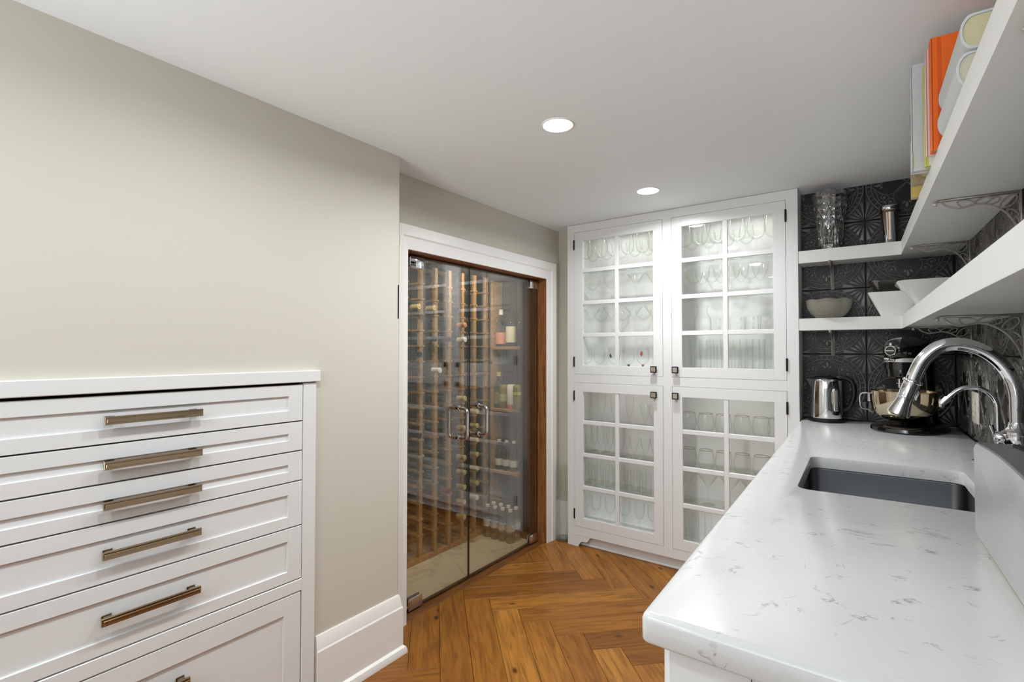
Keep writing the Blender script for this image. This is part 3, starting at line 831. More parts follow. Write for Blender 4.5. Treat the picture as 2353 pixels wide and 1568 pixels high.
b = MB(); b.box(X0+.02, X1-.02, FT, DB, .10, .125); b.build('bottom_deck', M['inner'], t, 20)
for sd, xc in (('l', -.32), ('r', .32)):
    for z in (2.0335, 1.0655):
        b = MB(); b.box(xc-.2, xc+.2, .13, .146, z-.006, z, .001); pk = b.build('added_strip_light', M['trim'], t)  # strips added to brighten the cabinet inside
        ld = bpy.data.lights.new('lamp', 'AREA'); ld.shape = 'RECTANGLE'; ld.size = .38; ld.size_y = .012; ld.energy = STRIP_FILL_W*(1 if z > 1.5 else .4); ld.color = (.97, 1, .97)
        lo = bpy.data.objects.new('lamp', ld); C.objects.link(lo); lo.parent = pk; lo.location = (xc, .138, z-.008)
SH = {'u': [1.60+.0, 1.392, 1.80], 'l': [.40, .600, .80]}
SH = {'u': [1.100, 1.365, 1.572, 1.790], 'l': [.127, .377, .583, .791]}
bays = {'l': (X0+.021, -.014), 'r': (.014, X1-.021)}
for k in 'ul':
    for z in SH[k][1:]:
        for sd in 'lr':
            b = MB(); b.box(bays[sd][0], bays[sd][1], .045, DB-.004, z-.007, z, .001); b.build('glass_shelf', M['shelfglass'], t, 0)
pane_me = {}
mun_me = {}
GX0 = {'l': (-1.542-ox, -1.075-ox), 'r': (-.907-ox, -.438-ox)}
GZ = {'u': (1.165, 1.972), 'l': (.187, .996)}
for k in 'ul':
    for sd in 'lr':
        xa, xb = dx[sd]; za, zb = dz[k]; ga, gb = GX0[sd]; ha, hb = GZ[k]
        b = MB(); g = .0015; y0, y1 = -.001, .02
        b.box(xa+g, ga, y0, y1, za+g, zb-g, .0008); b.box(gb, xb-g, y0, y1, za+g, zb-g, .0008)
        b.box(ga-.0006, gb+.0006, y0, y1, za+g, ha, .0008); b.box(ga-.0006, gb+.0006, y0, y1, hb, zb-g, .0008)
        d = b.build('door', M['white'], t, 20)
        mw = .025; mx = (ga+gb)/2
        b = MB(); b.box(mx-mw/2, mx+mw/2, .001, .018, ha-.0005, hb+.0005, .002); b.build('muntin', M['white'], d, 20)
        ph = (hb-ha-3*mw)/4
        for i in range(3):
            z = ha+(i+1)*ph+i*mw
            for xs, xe in ((ga, mx-mw/2), (mx+mw/2, gb)):
                b = MB(); b.box(xs-.0005, xe+.0005, .001, .018, z, z+mw, .002); b.build('muntin', M['white'], d, 20)
        for i in range(4):
            z = ha+i*(ph+mw)
            for xs, xe in ((ga, mx-mw/2), (mx+mw/2, gb)):
                b = MB(); b.box(xs-.004, xe+.004, .010, .013, z-.004, z+ph+.004); b.build('pane', M['pane'], d, 0)
        # square knob
        kx = (-1.066 if sd == 'l' else -.940)-ox; kz = 1.151 if k == 'u' else 1.002
        b = MB(); b.box(kx-.007, kx+.007, -.022, -.001, kz-.007, kz+.007, .001); b.box(kx-.019, kx+.019, -.028, -.022, kz-.019, kz+.019, .002)
        b.mi = 1; b.box(kx-.0135, kx+.0135, -.0305, -.028, kz-.0135, kz+.0135, .001); b.build('knob', [M['bronze'], metal('knob_face', (206, 198, 186), .2)], d)
        hx = xa if sd == 'l' else xb
        for hz in ((1.95, 1.19) if k == 'u' else (.970, .209)):
            b = MB(); b.lathe([(0, -.032), (.004, -.032), (.0048, -.028), (.0048, .028), (.004, .032), (0, .032)], 10, (hx, -.004, hz), cap=False); b.build('hinge', M['bronze'], d)

# ------------------------------------------------------------------ glassware in the cabinet
def prof_kind(kind):
    """returns dict part -> list of (profile, cap)"""
    def foot(r, z=.004): return [(0, .0), (r, 0), (r, .0015), (r*.5, .004), (.006, .008)]
    K = {
     'big_wine': dict(foot=foot(.038), stem=[(.006, .008), (.0036, .02), (.0034, .075), (.006, .083)], bowl=[(.003, .083), (.02, .088), (.038, .104), (.047, .130), (.048, .150), (.044, .178), (.037, .212)]),
     'round_wine': dict(foot=foot(.036), stem=[(.006, .008), (.0036, .02), (.0034, .075), (.006, .083)], bowl=[(.003, .083), (.019, .088), (.034, .103), (.0415, .128), (.0425, .148), (.039, .178), (.033, .212)]),
     'wine': dict(foot=foot(.034), stem=[(.006, .008), (.0034, .02), (.0032, .068), (.006, .076)], bowl=[(.003, .076), (.018, .082), (.033, .098), (.040, .122), (.039, .148), (.034, .182)]),
     'martini': dict(foot=foot(.036), stem=[(.006, .008), (.0034, .02), (.0034, .088), (.006, .098)], bowl=[(.002, .096), (.012, .108), (.056, .172)]),
     'coupe': dict(foot=foot(.034), stem=[(.006, .008), (.0034, .02), (.0034, .082), (.006, .092)], bowl=[(.002, .090), (.022, .098), (.044, .120), (.052, .158)]),
     'vee_wine': dict(foot=foot(.034), stem=[(.006, .008), (.0034, .018), (.0034, .062), (.007, .072)], bowl=[(.003, .070), (.020, .082), (.036, .115), (.043, .168)]),
     'flute': dict(foot=foot(.030), stem=[(.005, .008), (.0034, .018), (.0034, .030), (.006, .042)], bowl=[(.002, .040), (.012, .055), (.022, .10), (.026, .15), (.024, .19)]),
     'cordial': dict(foot=foot(.026), stem=[(.005, .008), (.0034, .014), (.0034, .02), (.006, .03)], bowl=[(.002, .028), (.014, .045), (.026, .09), (.033, .135)]),
     'goblet': dict(foot=foot(.032), stem=[(.005, .008), (.004, .02), (.005, .07), (.011, .082), (.012, .088)], bowl=[(.004, .086), (.022, .094), (.031, .118), (.0335, .185)]),
     'decor_wine': dict(foot=foot(.03), stem=[(.006, .008), (.008, .03), (.011, .045), (.006, .066), (.009, .076)], bowl=[(.003, .074), (.018, .080), (.034, .100), (.039, .128), (.037, .158), (.033, .182)]),
    }
    return K[kind]
M['decor'] = [None]*5
protos = {}
def stemware(kind, name, cat, label, x, y, z, group, stem_mat=None, decal=None):
    key = (kind, stem_mat)
    loc = (x, y, z+.0004)
    if key not in protos:
        t = thing(name, label, cat, loc, 0, group)
        K = prof_kind(kind)
        for pn in ('foot', 'stem', 'bowl'):
            b = MB(); b.lathe(K[pn], 20, cap=False)
            b.build(pn, (stem_mat if (pn == 'stem' and stem_mat) else M['wineglass']), t, 60)
        protos[key] = t; r = t
    else: r = copy_tree(protos[key], loc, label)
    r['group'] = group
    if decal:
        R = .0392; b = MB(); a0 = R_(-100)
        n = 8
        for i in range(n):
            pass
        pts = decal[1]
        vs = [b._v((R*math.cos(a0+u), R*math.sin(a0+u), zz)) for u, zz in pts]; b.face(vs)
        b.build('painted_motif', decal[0], r, 0)
    return r
def tumbler(prof, name, label, x, y, z, group, rim=None, seg=24):
    key = ('t', name, tuple(prof))
    if key not in protos:
        b = MB(); b.lathe(prof, seg, cap=False); o = b.build(name, M['wineglass'], None, 60); tag(o, label, 'glass', group); o.location = (x, y, z+.0004)
        if rim:
            r, zr = rim; b = MB(); pts = [(r*math.cos(2*PI*i/24), r*math.sin(2*PI*i/24), zr) for i in range(24)]; b.tube(pts, .0011, 5, True); b.build('gold_rim', metal('gold_rim', (150, 128, 92), .25), o)
        protos[key] = o; return o
    o = copy_tree(protos[key], (x, y, z+.0004), label); return o
door_n = {('u', 'l'): 'upper left', ('u', 'r'): 'upper right', ('l', 'l'): 'lower left', ('l', 'r'): 'lower right'}
shelf_n = {3: 'top', 2: 'second', 1: 'third', 0: 'bottom'}
def zshelf(k, lv):
    return SH[k][lv] if lv else (1.098 if k == 'u' else .125)
def row(k, sd, lv, kind, desc, xs, y=YC+.13, back=False, cat='glass', name=None, **kw):
    for i, x in enumerate(xs):
        where = f'{"back row, " if back else ""}{shelf_n[lv]} shelf, {door_n[(k, sd)]} door'
        lab = f'{ORD[i]} {desc} from the left, {where}'
        stemware(kind, name or desc.replace('-', '_').replace(' ', '_').split('_')[-2] + '_glass', cat, lab, x, y+rnd.uniform(-.006, .006), zshelf(k, lv), f'{desc+("es" if desc.endswith("s") else "s")} on the {shelf_n[lv]} shelf behind the {door_n[(k, sd)]} door', **kw)
def px_x(y, vals): return vals
def xs_of(k_x, y=YC+.13):  # zoomed-photo column -> world x on the plane at y (camera model)
    out = []
    for u in k_x:
        a = (u-1176.5)/1153.6
        yaw, pit = R_(36.195), R_(1.1086)
        dxx = a*math.cos(yaw)-math.sin(yaw)*math.cos(pit); dyy = a*math.sin(yaw)+math.cos(yaw)*math.cos(pit)
        out.append(dxx/dyy*y)
    return out
U = lambda *v: [1290+x*.3062 for x in v]       # columns read off the photo, upper doors
Lw = lambda *v: [1290+x*.2998 for x in v]
row('u', 'l', 3, 'round_wine', 'round wine glass', xs_of(U(190, 298, 395, 500, 611, 700)), name='wine_glass')
row('u', 'l', 3, 'wine', 'wine glass', xs_of(U(240, 345, 450, 556, 650), YC+.199), y=YC+.199, back=True, name='wine_glass')
row('u', 'l', 2, 'coupe', 'wide cocktail glass', xs_of(U(235, 380)), name='cocktail_glass')
row('u', 'l', 2, 'martini', 'martini glass', xs_of(U(565, 700)), name='martini_glass')
row('u', 'l', 1, 'martini', 'martini glass', xs_of(U(228, 378, 543, 690), YC+.102), y=YC+.102, name='martini_glass')
row('u', 'l', 1, 'coupe', 'wide cocktail glass', xs_of(U(300, 460, 620), YC+.199), y=YC+.199, back=True, name='cocktail_glass')
teal, coral, green = flat('teal_stem', (96, 124, 138), .3), flat('coral_stem', (206, 130, 96), .3), flat('leaf_green', (92, 110, 70), .4)
orange_d = flat('orange_paint', (206, 100, 62), .4)
dec = [(None, None), (None, None), (None, (green, [(-.25, .128), (0, .150), (.25, .122), (.05, .112)])), (teal, None), (coral, (orange_d, [(.1, .142), (.3, .160), (.5, .156), (.55, .138), (.35, .124)]))]
for i, (x, (sm_, dc)) in enumerate(zip(xs_of(U(195, 290, 400, 508, 615)), dec)):
    lab = ['plain short wine glass furthest left', 'second plain short wine glass from the left', 'short wine glass painted with a green leaf', 'short wine glass with a teal knobbed stem', 'short wine glass with a coral stem and orange motif'][i]
    stemware('decor_wine', 'wine_glass', 'glass', lab+', bottom shelf, upper left door', x, YC+.12, zshelf('u', 0)+.0, 'short wine glasses on the bottom shelf behind the upper left door', stem_mat=sm_, decal=dc)
row('u', 'r', 3, 'big_wine', 'big wine glass', xs_of(U(930, 1043, 1175, 1325, 1470, 1600)), name='wine_glass')
row('u', 'r', 3, 'wine', 'wine glass', xs_of(U(985, 1110, 1250, 1395), YC+.199), y=YC+.199, back=True, name='wine_glass')
row('u', 'r', 2, 'vee_wine', 'tapered wine glass', xs_of(U(935, 1060, 1200, 1350, 1495), YC+.105), y=YC+.105, name='wine_glass')
row('u', 'r', 2, 'coupe', 'wide cocktail glass', xs_of(U(1000, 1130, 1275, 1420), YC+.199), y=YC+.199, back=True, name='cocktail_glass')
# mugs, carafe and tall glasses
CAR = [(0, .002), (.04, .002), (.046, .01), (.046, .06), (.04, .09), (.028, .115), (.026, .135), (.034, .16)]
o = tumbler(CAR, 'glass_carafe', 'round-bellied glass carafe on third shelf behind upper right door', xs_of(U(1065))[0], YC+.12, zshelf('u', 1), None); o['category'] = 'carafe'
MUG = [(0, .003), (.038, .003), (.042, .008), (.044, .085)]
for i, x in enumerate(xs_of(U(1185, 1330, 1440, 1545))):
    lab = f'{ORD[i]} glass mug from the left, third shelf, upper right door'
    t2 = thing('glass_mug', lab, 'mug', (x, YC+.115, zshelf('u', 1)+.0004), R_((-70, -60, -75, -60)[i]), 'glass mugs on the third shelf behind the upper right door')
    b = MB(); b.lathe(MUG, 24, cap=False); b.build('cup', M['wineglass'], t2, 60)
    b = MB(); b.tube([(.043, 0, .07), (.062, 0, .074), (.074, 0, .055), (.07, 0, .03), (.05, 0, .018), (.043, 0, .018)], .004, 8); b.build('handle', M['wineglass'], t2, 60)
HIGH = [(0, .014), (.027, .014), (.0275, 0), (.028, .0), (.034, .225)]
SLIM = [(0, .008), (.0155, .008), (.016, 0), (.0165, .0), (.0185, .19)]
TALL = [(0, .012), (.028, .012), (.0285, 0), (.029, .0), (.034, .155)]
for r_, yy in ((0, YC+.115), (1, YC+.205)):
    for i, x in enumerate(xs_of(U(960, 1080, 1185, 1290, 1390, 1480, 1570) if not r_ else U(1010, 1130, 1240, 1340, 1440, 1530), yy)):
        tumbler(HIGH, 'collins_glass', f'{ORD[i]} tall straight tumbler from the left, {"back row, " if r_ else ""}bottom shelf, upper right door', x, yy, zshelf('u', 0), 'tall tumblers behind the upper right door')
row('l', 'l', 3, 'flute', 'tall champagne flute', xs_of(Lw(200, 310, 405, 525)), name='champagne_flute')
row('l', 'l', 3, 'cordial', 'small flared glass', xs_of(Lw(640, 700)), name='cordial_glass')
row('l', 'l', 2, 'flute', 'champagne flute', xs_of(Lw(205, 295, 370, 455)), name='champagne_flute')
row('l', 'l', 2, 'cordial', 'small flared glass', xs_of(Lw(555, 640, 715)), name='cordial_glass')
row('l', 'l', 2, 'flute', 'champagne flute', xs_of(Lw(250, 335, 415), YC+.199), y=YC+.199, back=True, name='champagne_flute')
WAT = [(0, .010), (.027, .010), (.0275, 0), (.028, 0), (.031, .10), (.032, .13)]
for r_, yy in ((0, YC+.12), (1, YC+.21)):
    for i, x in enumerate(xs_of(Lw(200, 285, 370, 470, 565, 650) if not r_ else Lw(240, 330, 420, 515, 610), yy)):
        tumbler(WAT, 'water_glass', f'{ORD[i]} plain tumbler from the left, {"back row, " if r_ else ""}third shelf, lower left door', x, yy, zshelf('l', 1), 'plain tumblers behind the lower left door')
row('l', 'l', 0, 'goblet', 'tall goblet glass', xs_of(Lw(180, 265, 370, 480, 590, 695)), name='goblet')
STL = [(0, .012), (.022, .008), (.032, .002), (.036, .006), (.043, .03), (.046, .055), (.043, .085), (.037, .112)]
STL = [(0, .008), (.024, .004), (.034, .012), (.0435, .035), (.0455, .055), (.042, .085), (.0365, .112)]
for lv in (3, 2):
    for i, x in enumerate(xs_of(Lw(980, 1112, 1245, 1387, 1532, 1650))):
        tumbler(STL, 'stemless_glass', f'{ORD[i]} stemless gold-rimmed glass from the left, {shelf_n[lv]} shelf, lower right door', x, YC+.105, zshelf('l', lv)-.003, 'stemless gold-rimmed glasses', rim=(.0365, .112))
row('l', 'r', 1, 'martini', 'martini glass', xs_of(Lw(962, 1118, 1285, 1450)), name='martini_glass')
for i, x in enumerate(xs_of(Lw(960, 1010, 1060, 1110))):
    tumbler(SLIM, 'slim_glass', f'{ORD[i]} slim straight glass from the left, bottom shelf, lower right door', x, YC+.15, zshelf('l', 0), 'slim glasses behind the lower right door')

# glass cylinder vase on the floor
t = thing('cylinder_vase', 'tall clear glass cylinder vase on the floor between casing and cabinet', 'vase', (-1.711, 2.921, 0))
b = MB(); b.lathe([(0, .002), (.042, .002), (.046, .006), (.046, .5), (.0435, .5), (.0435, .03), (.03, .025), (0, .024)], 32, cap=False); b.build('glass_wall', M['glass'], t)
b = MB(); b.lathe([(0, .0055), (.0425, .0055), (.0425, .022), (0, .023)], 32, cap=False); b.build('thick_base', thin_glass('vase_base', (.7, .72, .7), (.4, .42, .4), .1, .6, 2), t)
# ------------------------------------------------------------------ counter, sink and base cabinet
def rounded(poly, r, n=5):
    out = []; N = len(poly); rr = r if isinstance(r, list) else [r]*N
    for i in range(N):
        p, a, c = Vector(poly[i]), Vector(poly[i-1]), Vector(poly[(i+1) % N])
        if rr[i] <= 0: out.append(tuple(p)); continue
        u = (a-p).normalized(); v = (c-p).normalized(); ang = u.angle(v); d = rr[i]/math.tan(ang/2)
        s, e = p+u*d, p+v*d; cen = p+(u+v).normalized()*(rr[i]/math.sin(ang/2))
        a0 = math.atan2(s.y-cen.y, s.x-cen.x); a1 = math.atan2(e.y-cen.y, e.x-cen.x)
        da = (a1-a0+PI) % (2*PI)-PI
        for k in range(n+1):
            t = a0+da*k/n; out.append((cen.x+rr[i]*math.cos(t), cen.y+rr[i]*math.sin(t)))
    return out
def inset(poly, d):
    out = []; N = len(poly)
    for i in range(N):
        p, a, c = Vector(poly[i]), Vector(poly[i-1]), Vector(poly[(i+1) % N])
        e1 = (p-a).normalized(); e2 = (c-p).normalized(); n1 = Vector((-e1.y, e1.x)); n2 = Vector((-e2.y, e2.x))
        m_ = (n1+n2); L = m_.length
        if L < 1e-6: out.append(tuple(p)); continue
        m_ /= L; out.append(tuple(p+m_*(d/max(.3, m_.dot(n1)))))
    return out
def counter():
    zt, zb = .914, .875
    front = lambda y: -.2415-.0287*y                # x of the front edge
    A = [(-.323, YT-.001), (-.323, YC), (front(.642), .642), (rw(.001, 2.39).x, .642), (rw(.001, 0).x, YT-.001)]
    out = rounded(A, [0, 0, .012, 0, 0], 6)
    sink = [tuple(rw(d, s).xy) for d, s in ((.128, 1.09), (.503, 1.09), (.503, 1.56), (.128, 1.56))]
    # orientation: make both counter-clockwise
    def ccw(P): return P if sum(P[i-1][0]*P[i][1]-P[i][0]*P[i-1][1] for i in range(len(P))) > 0 else P[::-1]
    out = ccw(out); hole = rounded(ccw(sink), .03, 6)
    b = MB()
    prof = [(.004, zb), (.001, zb+.002), (0, zb+.005), (0, zt-.009), (.0022, zt-.004), (.0062, zt-.0012), (.011, zt)]
    rings = [[b._v((x, y, z)) for x, y in inset(out, d)] for d, z in prof]
    n = len(out)
    for P, Q in zip(rings, rings[1:]):
        for i in range(n): b.face([P[i], P[(i+1) % n], Q[(i+1) % n], Q[i]])
    hp = [(-.004, zb), (0, zb+.003), (0, zt-.004), (-.0012, zt-.001), (-.004, zt)]
    hr = [[b._v((x, y, z)) for x, y in inset(hole, d)] for d, z in hp]
    k = len(hole)
    for P, Q in zip(hr, hr[1:]):
        for i in range(k): b.face([P[i], Q[i], Q[(i+1) % k], P[(i+1) % k]])
    for P, Q in ((rings[0], hr[0]), (rings[-1], hr[-1])):
        es = [b.bm.edges.get((P[i], P[(i+1) % n])) for i in range(n)]+[b.bm.edges.get((Q[i], Q[(i+1) % k])) for i in range(k)]
        bmesh.ops.triangle_fill(b.bm, edges=es, use_beauty=True)
    o = b.build('countertop', M['counter'], None, 40)
    tag(o, 'long white veined stone countertop with a sink cut-out along the tiled wall', 'countertop')
    # sink bowl
    t = thing('sink', 'undermounted square stainless steel sink set in the white counter', 'sink', rw(.3155, 1.325, .875), RZ)
    Q = rounded([(.194, -.242), (.194, .242), (-.194, .242), (-.194, -.242)][::-1], .032, 6)
    b = MB(); k = len(Q)
    pr = [(-.012, -.0005), (-.0, -.0005), (.001, -.004), (.003, -.16), (.012, -.175), (.03, -.18)]
    rs = [[b._v((x, y, z)) for x, y in inset(Q if sum(Q[i-1][0]*Q[i][1]-Q[i][0]*Q[i-1][1] for i in range(k)) > 0 else Q[::-1], d)] for d, z in pr]
    for P, S in zip(rs, rs[1:]):
        for i in range(k): b.face([P[i], P[(i+1) % k], S[(i+1) % k], S[i]])
    b.face(rs[-1]); b.build('basin', M['sinksteel'], t, 50)
    b = MB(); b.lathe([(.045, -.1795), (.045, -.177), (.035, -.1785), (0, -.179)], 24, (-.05, 0, 0), cap=False); b.build('drain', M['chrome'], t)
    # base cabinet
    t = thing('base_cabinet', 'white base cabinet carrying the stone countertop', 'cabinet', (0, 0, 0))
    xf = lambda y: front(y)+.030
    P = [(xf(2.875), 2.875), (xf(.672), .672), (rw(.004, 2.35).x, .672), (rw(.004, .16).x, 2.875)]
    b = MB(); h = [(xf(2.875)+.02, 2.872), (xf(.70)+.02, .70), (rw(.004, 2.33).x, .70), (rw(.004, .16).x, 2.872)]
    pin = ccw(h)
    # open-topped carcass (the sink hangs in it): walls and floor
    xa = lambda y: xf(y)
    def wall_piece(q, z0, z1, nm, mat=M['white']):
        b2 = MB(); b2.prism(ccw(q), z0, z1, .001); return b2.build(nm, mat, t, 20)
    b.bm.free()
    wall_piece([(xa(2.87), 2.87), (xa(.69), .69), (xa(.69)+.018, .69), (xa(2.87)+.018, 2.87)], .1, .8745, 'front_panel')
    wall_piece([(xa(.672), .672), (xa(.672)+.10, .672), (xa(.672)+.10, .69), (xa(.672), .69)], .0, .8745, 'end_stile')
    wall_piece([(xa(.672)+.1012, .6735), (rw(.004, 2.35).x, .6735), (rw(.004, 2.35).x, .69), (xa(.672)+.1012, .69)], .0, .8745, 'end_panel')
    wall_piece([(xa(2.87)+.05, 2.87), (xa(.69)+.05, .69), (rw(.004, 2.34).x, .69), (rw(.004, .16).x, 2.87)], .08, .10, 'bottom_panel')
    wall_piece([(xa(2.87)+.06, 2.87), (xa(.69)+.06, .69), (xa(.69)+.075, .69), (xa(2.87)+.075, 2.87)], 0, .08, 'toe_kick')
    Mf = Matrix.Translation((xf(0), 0, 0)) @ Matrix.Rotation(SK, 4, 'Z')
    for i in range(4):
        ya = .71+.54*i; yb = ya+.525
        b2 = MB(Mf @ Matrix.Rotation(0, 4, 'Z'))
        for (p, q, r, s) in ((ya, ya+.06, .12, .86), (yb-.06, yb, .12, .86), (ya+.06, yb-.06, .12, .18), (ya+.06, yb-.06, .80, .86)): b2.box(-.019, -.0005, p, q, r, s, .001)
        b2.box(-.011, -.0005, ya+.058, yb-.058, .178, .802)
        d = b2.build('door', M['white'], t, 20)
        b3 = MB(Mf); b3.box(-.045, -.019, yb-.036, yb-.024, .70, .712, .001); b3.box(-.05, -.045, yb-.045, yb-.015, .691, .721, .002); b3.build('knob', M['bronze'], d)
counter()

# ------------------------------------------------------------------ L-shaped shelves and their brackets
def lshelf(z0, z1, label):
    P = [(-.3235, YT), (-.3235, YC), (rw(.205, YT-YC).x, YC), tuple(rw(.205, 2.6).xy), tuple(rw(.0, 2.6).xy), tuple(rw(0, 0).xy)]
    b = MB(); b.prism(P, z0, z1, .0015); o = b.build('wall_shelf', M['shelfwhite'], None, 20); tag(o, label, 'shelf'); return o
US, LS = 1.7605, 1.4215
lshelf(1.699, US, 'upper white corner shelf carrying books, cut crystal vase and shaker')
lshelf(1.362, LS, 'lower white corner shelf carrying white dishes and a frosted bowl')
def bracket_mesh(L=.185, H=.128):
    """x = out of the wall, z = down from the shelf underside"""
    b = MB(); F = (0, 1, 0)
    def tb(pts, r=.0034, seg=6, n=6): b.tube([(p.x, p.y, p.z) for p in bez([(x, 0, z) for x, z in pts], n)], r, seg)
    b.box(0, L-.008, -.0075, .0075, -.006, -.0005, .0015)
    b.box(.0, .005, -.0085, .0085, -H, -.0005, .0015)
    b.tube([(L-.008, 0, -.005), (L-.002, 0, -.006), (L+.001, 0, -.010), (L-.002, 0, -.014), (L-.008, 0, -.013)], .003, 8)
    b.lathe([(0, -.006), (.0042, -.005), (.0042, .005), (0, .006)], 10, (L-.004, 0, -.0105), 'y', cap=False)
    tb([(L-.018, -.006), (L-.030, -.020), (L-.055, -.030), (L-.078, -.026), (.088, -.024), (.062, -.032), (.034, -.055), (.014, -.090), (.005, -H+.01)], .0028)
    tb([(L-.062, -.028), (L-.052, -.014), (L-.062, -.008), (L-.082, -.012), (L-.098, -.024), (L-.116, -.022), (.060, -.010), (.075, -.007), (.09, -.014), (.10, -.024)], .0021)
    tb([(.066, -.030), (.048, -.024), (.044, -.014), (.052, -.010), (.058, -.015)], .0021)
    tb([(.046, -.044), (.024, -.040), (.010, -.022), (.014, -.010), (.028, -.014), (.042, -.030), (.046, -.044)], .0021)
    tb([(.026, -.064), (.030, -.052), (.020, -.050), (.009, -.062), (.006, -.078)], .0021)
    tb([(.018, -.080), (.012, -.070), (.006, -.088)], .0020)
    b.lathe([(0, 0), (.004, 0), (.0045, .002), (0, .003)], 8, (.005, 0, -H+.016), 'x', cap=False)
    b.lathe([(0, 0), (.004, 0), (.0045, .002), (0, .003)], 8, (.005, 0, -.030), 'x', cap=False)
    return b
bm0 = None
def bracket(p, rz, label):
    global bm0
    if bm0 is None: o = bracket_mesh().build('shelf_bracket', M['iron'], None, 50); bm0 = o.data
    else: o = use('shelf_bracket', bm0)
    o.location = p; o.rotation_euler = (0, 0, rz); tag(o, label, 'bracket', 'scrolled shelf brackets')
for z, nm in ((1.699, 'upper'), (1.362, 'lower')):
    for s, w in ((.355, 'nearest the tiled corner'), (1.115, 'halfway along the wall'), (2.09, 'at the right edge of the photo')):
        bracket(rw(0.0005, s, z), RZ, f'scrolled iron bracket under the {nm} shelf, {w}')
    bracket((-.190, YT-.0005, z), -PI/2, f'scrolled iron bracket under the {nm} shelf beside the tall cabinet')

# ------------------------------------------------------------------ books on the upper shelf (right-run frame)
def book(name, label, s, d, w, dep, h, cover, pages=None, spine=None, lean=0, deco=None):
    """standing book: s = along the wall of its camera-facing cover, d = how far the spine reaches from the wall"""
    t = thing(name, label, 'book', rw(d, s, US+.0003), RZ, 'cookbooks on the upper shelf')
    b = MB(); b.box(-dep, -.0, -.003, 0, 0, h, .0008); b.box(-dep, 0, -w, -w+.003, 0, h, .0008); b.box(-.004, .001, -w, 0, 0, h, .0012)
    b.build('cover', cover, t, 30)
    b = MB(); b.box(-dep+.004, -.004, -w+.003, -.003, .004, h-.004); b.build('pages', M['pages'], t, 0)
    if spine:
        b = MB(); b.box(-.001, .0016, -w+.002, -.002, spine[1], spine[2]); b.build('spine_label', spine[0], t, 0)
    for i, dcc in enumerate(deco or []):
        m_, a, bb, z0, z1 = dcc
        b = MB(); b.box(-bb, -a, -.0005, .0006+.0001*i, z0, z1); b.build('cover_print', m_, t, 0)
    return t
def photo_mat(name, stops, scale, vert=True):
    t = NT(name); v = t.coords(scale, 0); n = t.noise(v, 3, 5, .6, .6)
    return t.bsdf(t.ramp(n, [(p, lin(c)) for p, c in stops]), .35)
greyc = flat('grey_book_cover', (196, 198, 202), .45)
book('cookbook', 'cookbook with wood-grain and mustard cover, last in the row of books', .935, .222, .03, .20, .285, photo_mat('woodgrain_print', [(.3, (92, 74, 48)), (.5, (178, 160, 126)), (.7, (214, 200, 164))], (6, 30, 6)),
     deco=[(flat('mustard_print', (206, 178, 92), .45), .0, .12, 0, .035)])
book('cookbook', 'pale grey cookbook overhanging the shelf edge, left of the yellow one', 1.24, .243, .034, .25, .300, greyc, spine=(flat('spine_print', (150, 154, 160), .5), .09, .17),
     deco=[(flat('spine_green', (150, 160, 110), .5), .001, .004, .01, .05)])
book('cookbook', 'slim lime-spined cookbook with green and orange food photo cover', 1.272, .217, .022, .21, .278, flat('lime_cover', (208, 206, 110), .45),
     deco=[(photo_mat('green_photo', [(.3, (44, 54, 16)), (.5, (98, 110, 28)), (.7, (150, 150, 60))], (8, 8, 20)), .006, .2, .125, .275), (photo_mat('food_photo', [(.3, (170, 84, 44)), (.5, (216, 140, 92)), (.7, (236, 196, 160))], (8, 8, 20)), .008, .2, .05, .125), (flat('white_print', (236, 232, 224), .5), .008, .2, .003, .05)])
book('cookbook', 'thin pale pink book squeezed against the orange one', 1.362, .222, .012, .19, .275, flat('pink_cover', (222, 190, 182), .5))
book('cookbook', 'bright orange cloth-bound book behind the two thick grey volumes', 1.402, .215, .034, .20, .283, flat('orange_cloth', (240, 106, 24), .5),
     deco=[(flat('orange_hinge', (222, 88, 14), .5), .012, .020, .002, .281)])
def flat_book(label, s0, s1, d, dep, z, th, pg):
    t = thing('thick_book', label, 'book', rw(d, s1, z), RZ, 'thick volumes lying on the upper shelf')
    L = s1-s0
    n = 10; pts = []
    for i in range(n+1):
        a = PI/2-PI*i/n; pts.append((math.cos(a)*.018-.018, th/2+math.sin(a)*th/2))
    outer = [(-dep, th)]+pts+[(-dep, 0)]
    inn = [(-dep, .004)]+[(x-.004, th/2+(z_-th/2)*(1-.008/th)) for x, z_ in pts[::-1]]+[(-dep, th-.004)]
    b = MB(Matrix(((1, 0, 0, 0), (0, 0, -1, 0), (0, 1, 0, 0), (0, 0, 0, 1))))   # (x, z, -y)
    b.prism(outer+inn, 0, L, 0); b.build('cover', flat('grey_cloth', (204, 206, 206), .6), t, 30)
    b = MB(Matrix(((1, 0, 0, 0), (0, 0, -1, 0), (0, 1, 0, 0), (0, 0, 0, 1))))
    b.prism(inn[1:-1][::-1] if False else [(p[0]-.0003, p[1]) for p in inn], .004, L-.004); b.build('pages', pg, t, 30)
    b = MB(Matrix(((1, 0, 0, 0), (0, 0, -1, 0), (0, 1, 0, 0), (0, 0, 0, 1))))
    return t
flat_book('lower of two thick grey volumes lying flat with rounded spines', 1.485, 1.757, .213, .16, US+.0004, .066, M['pages'])
flat_book('upper of two thick grey volumes lying flat with rounded spines', 1.462, 1.765, .208, .16, US+.0676, .066, flat('yellowed_pages', (206, 198, 160), .8))

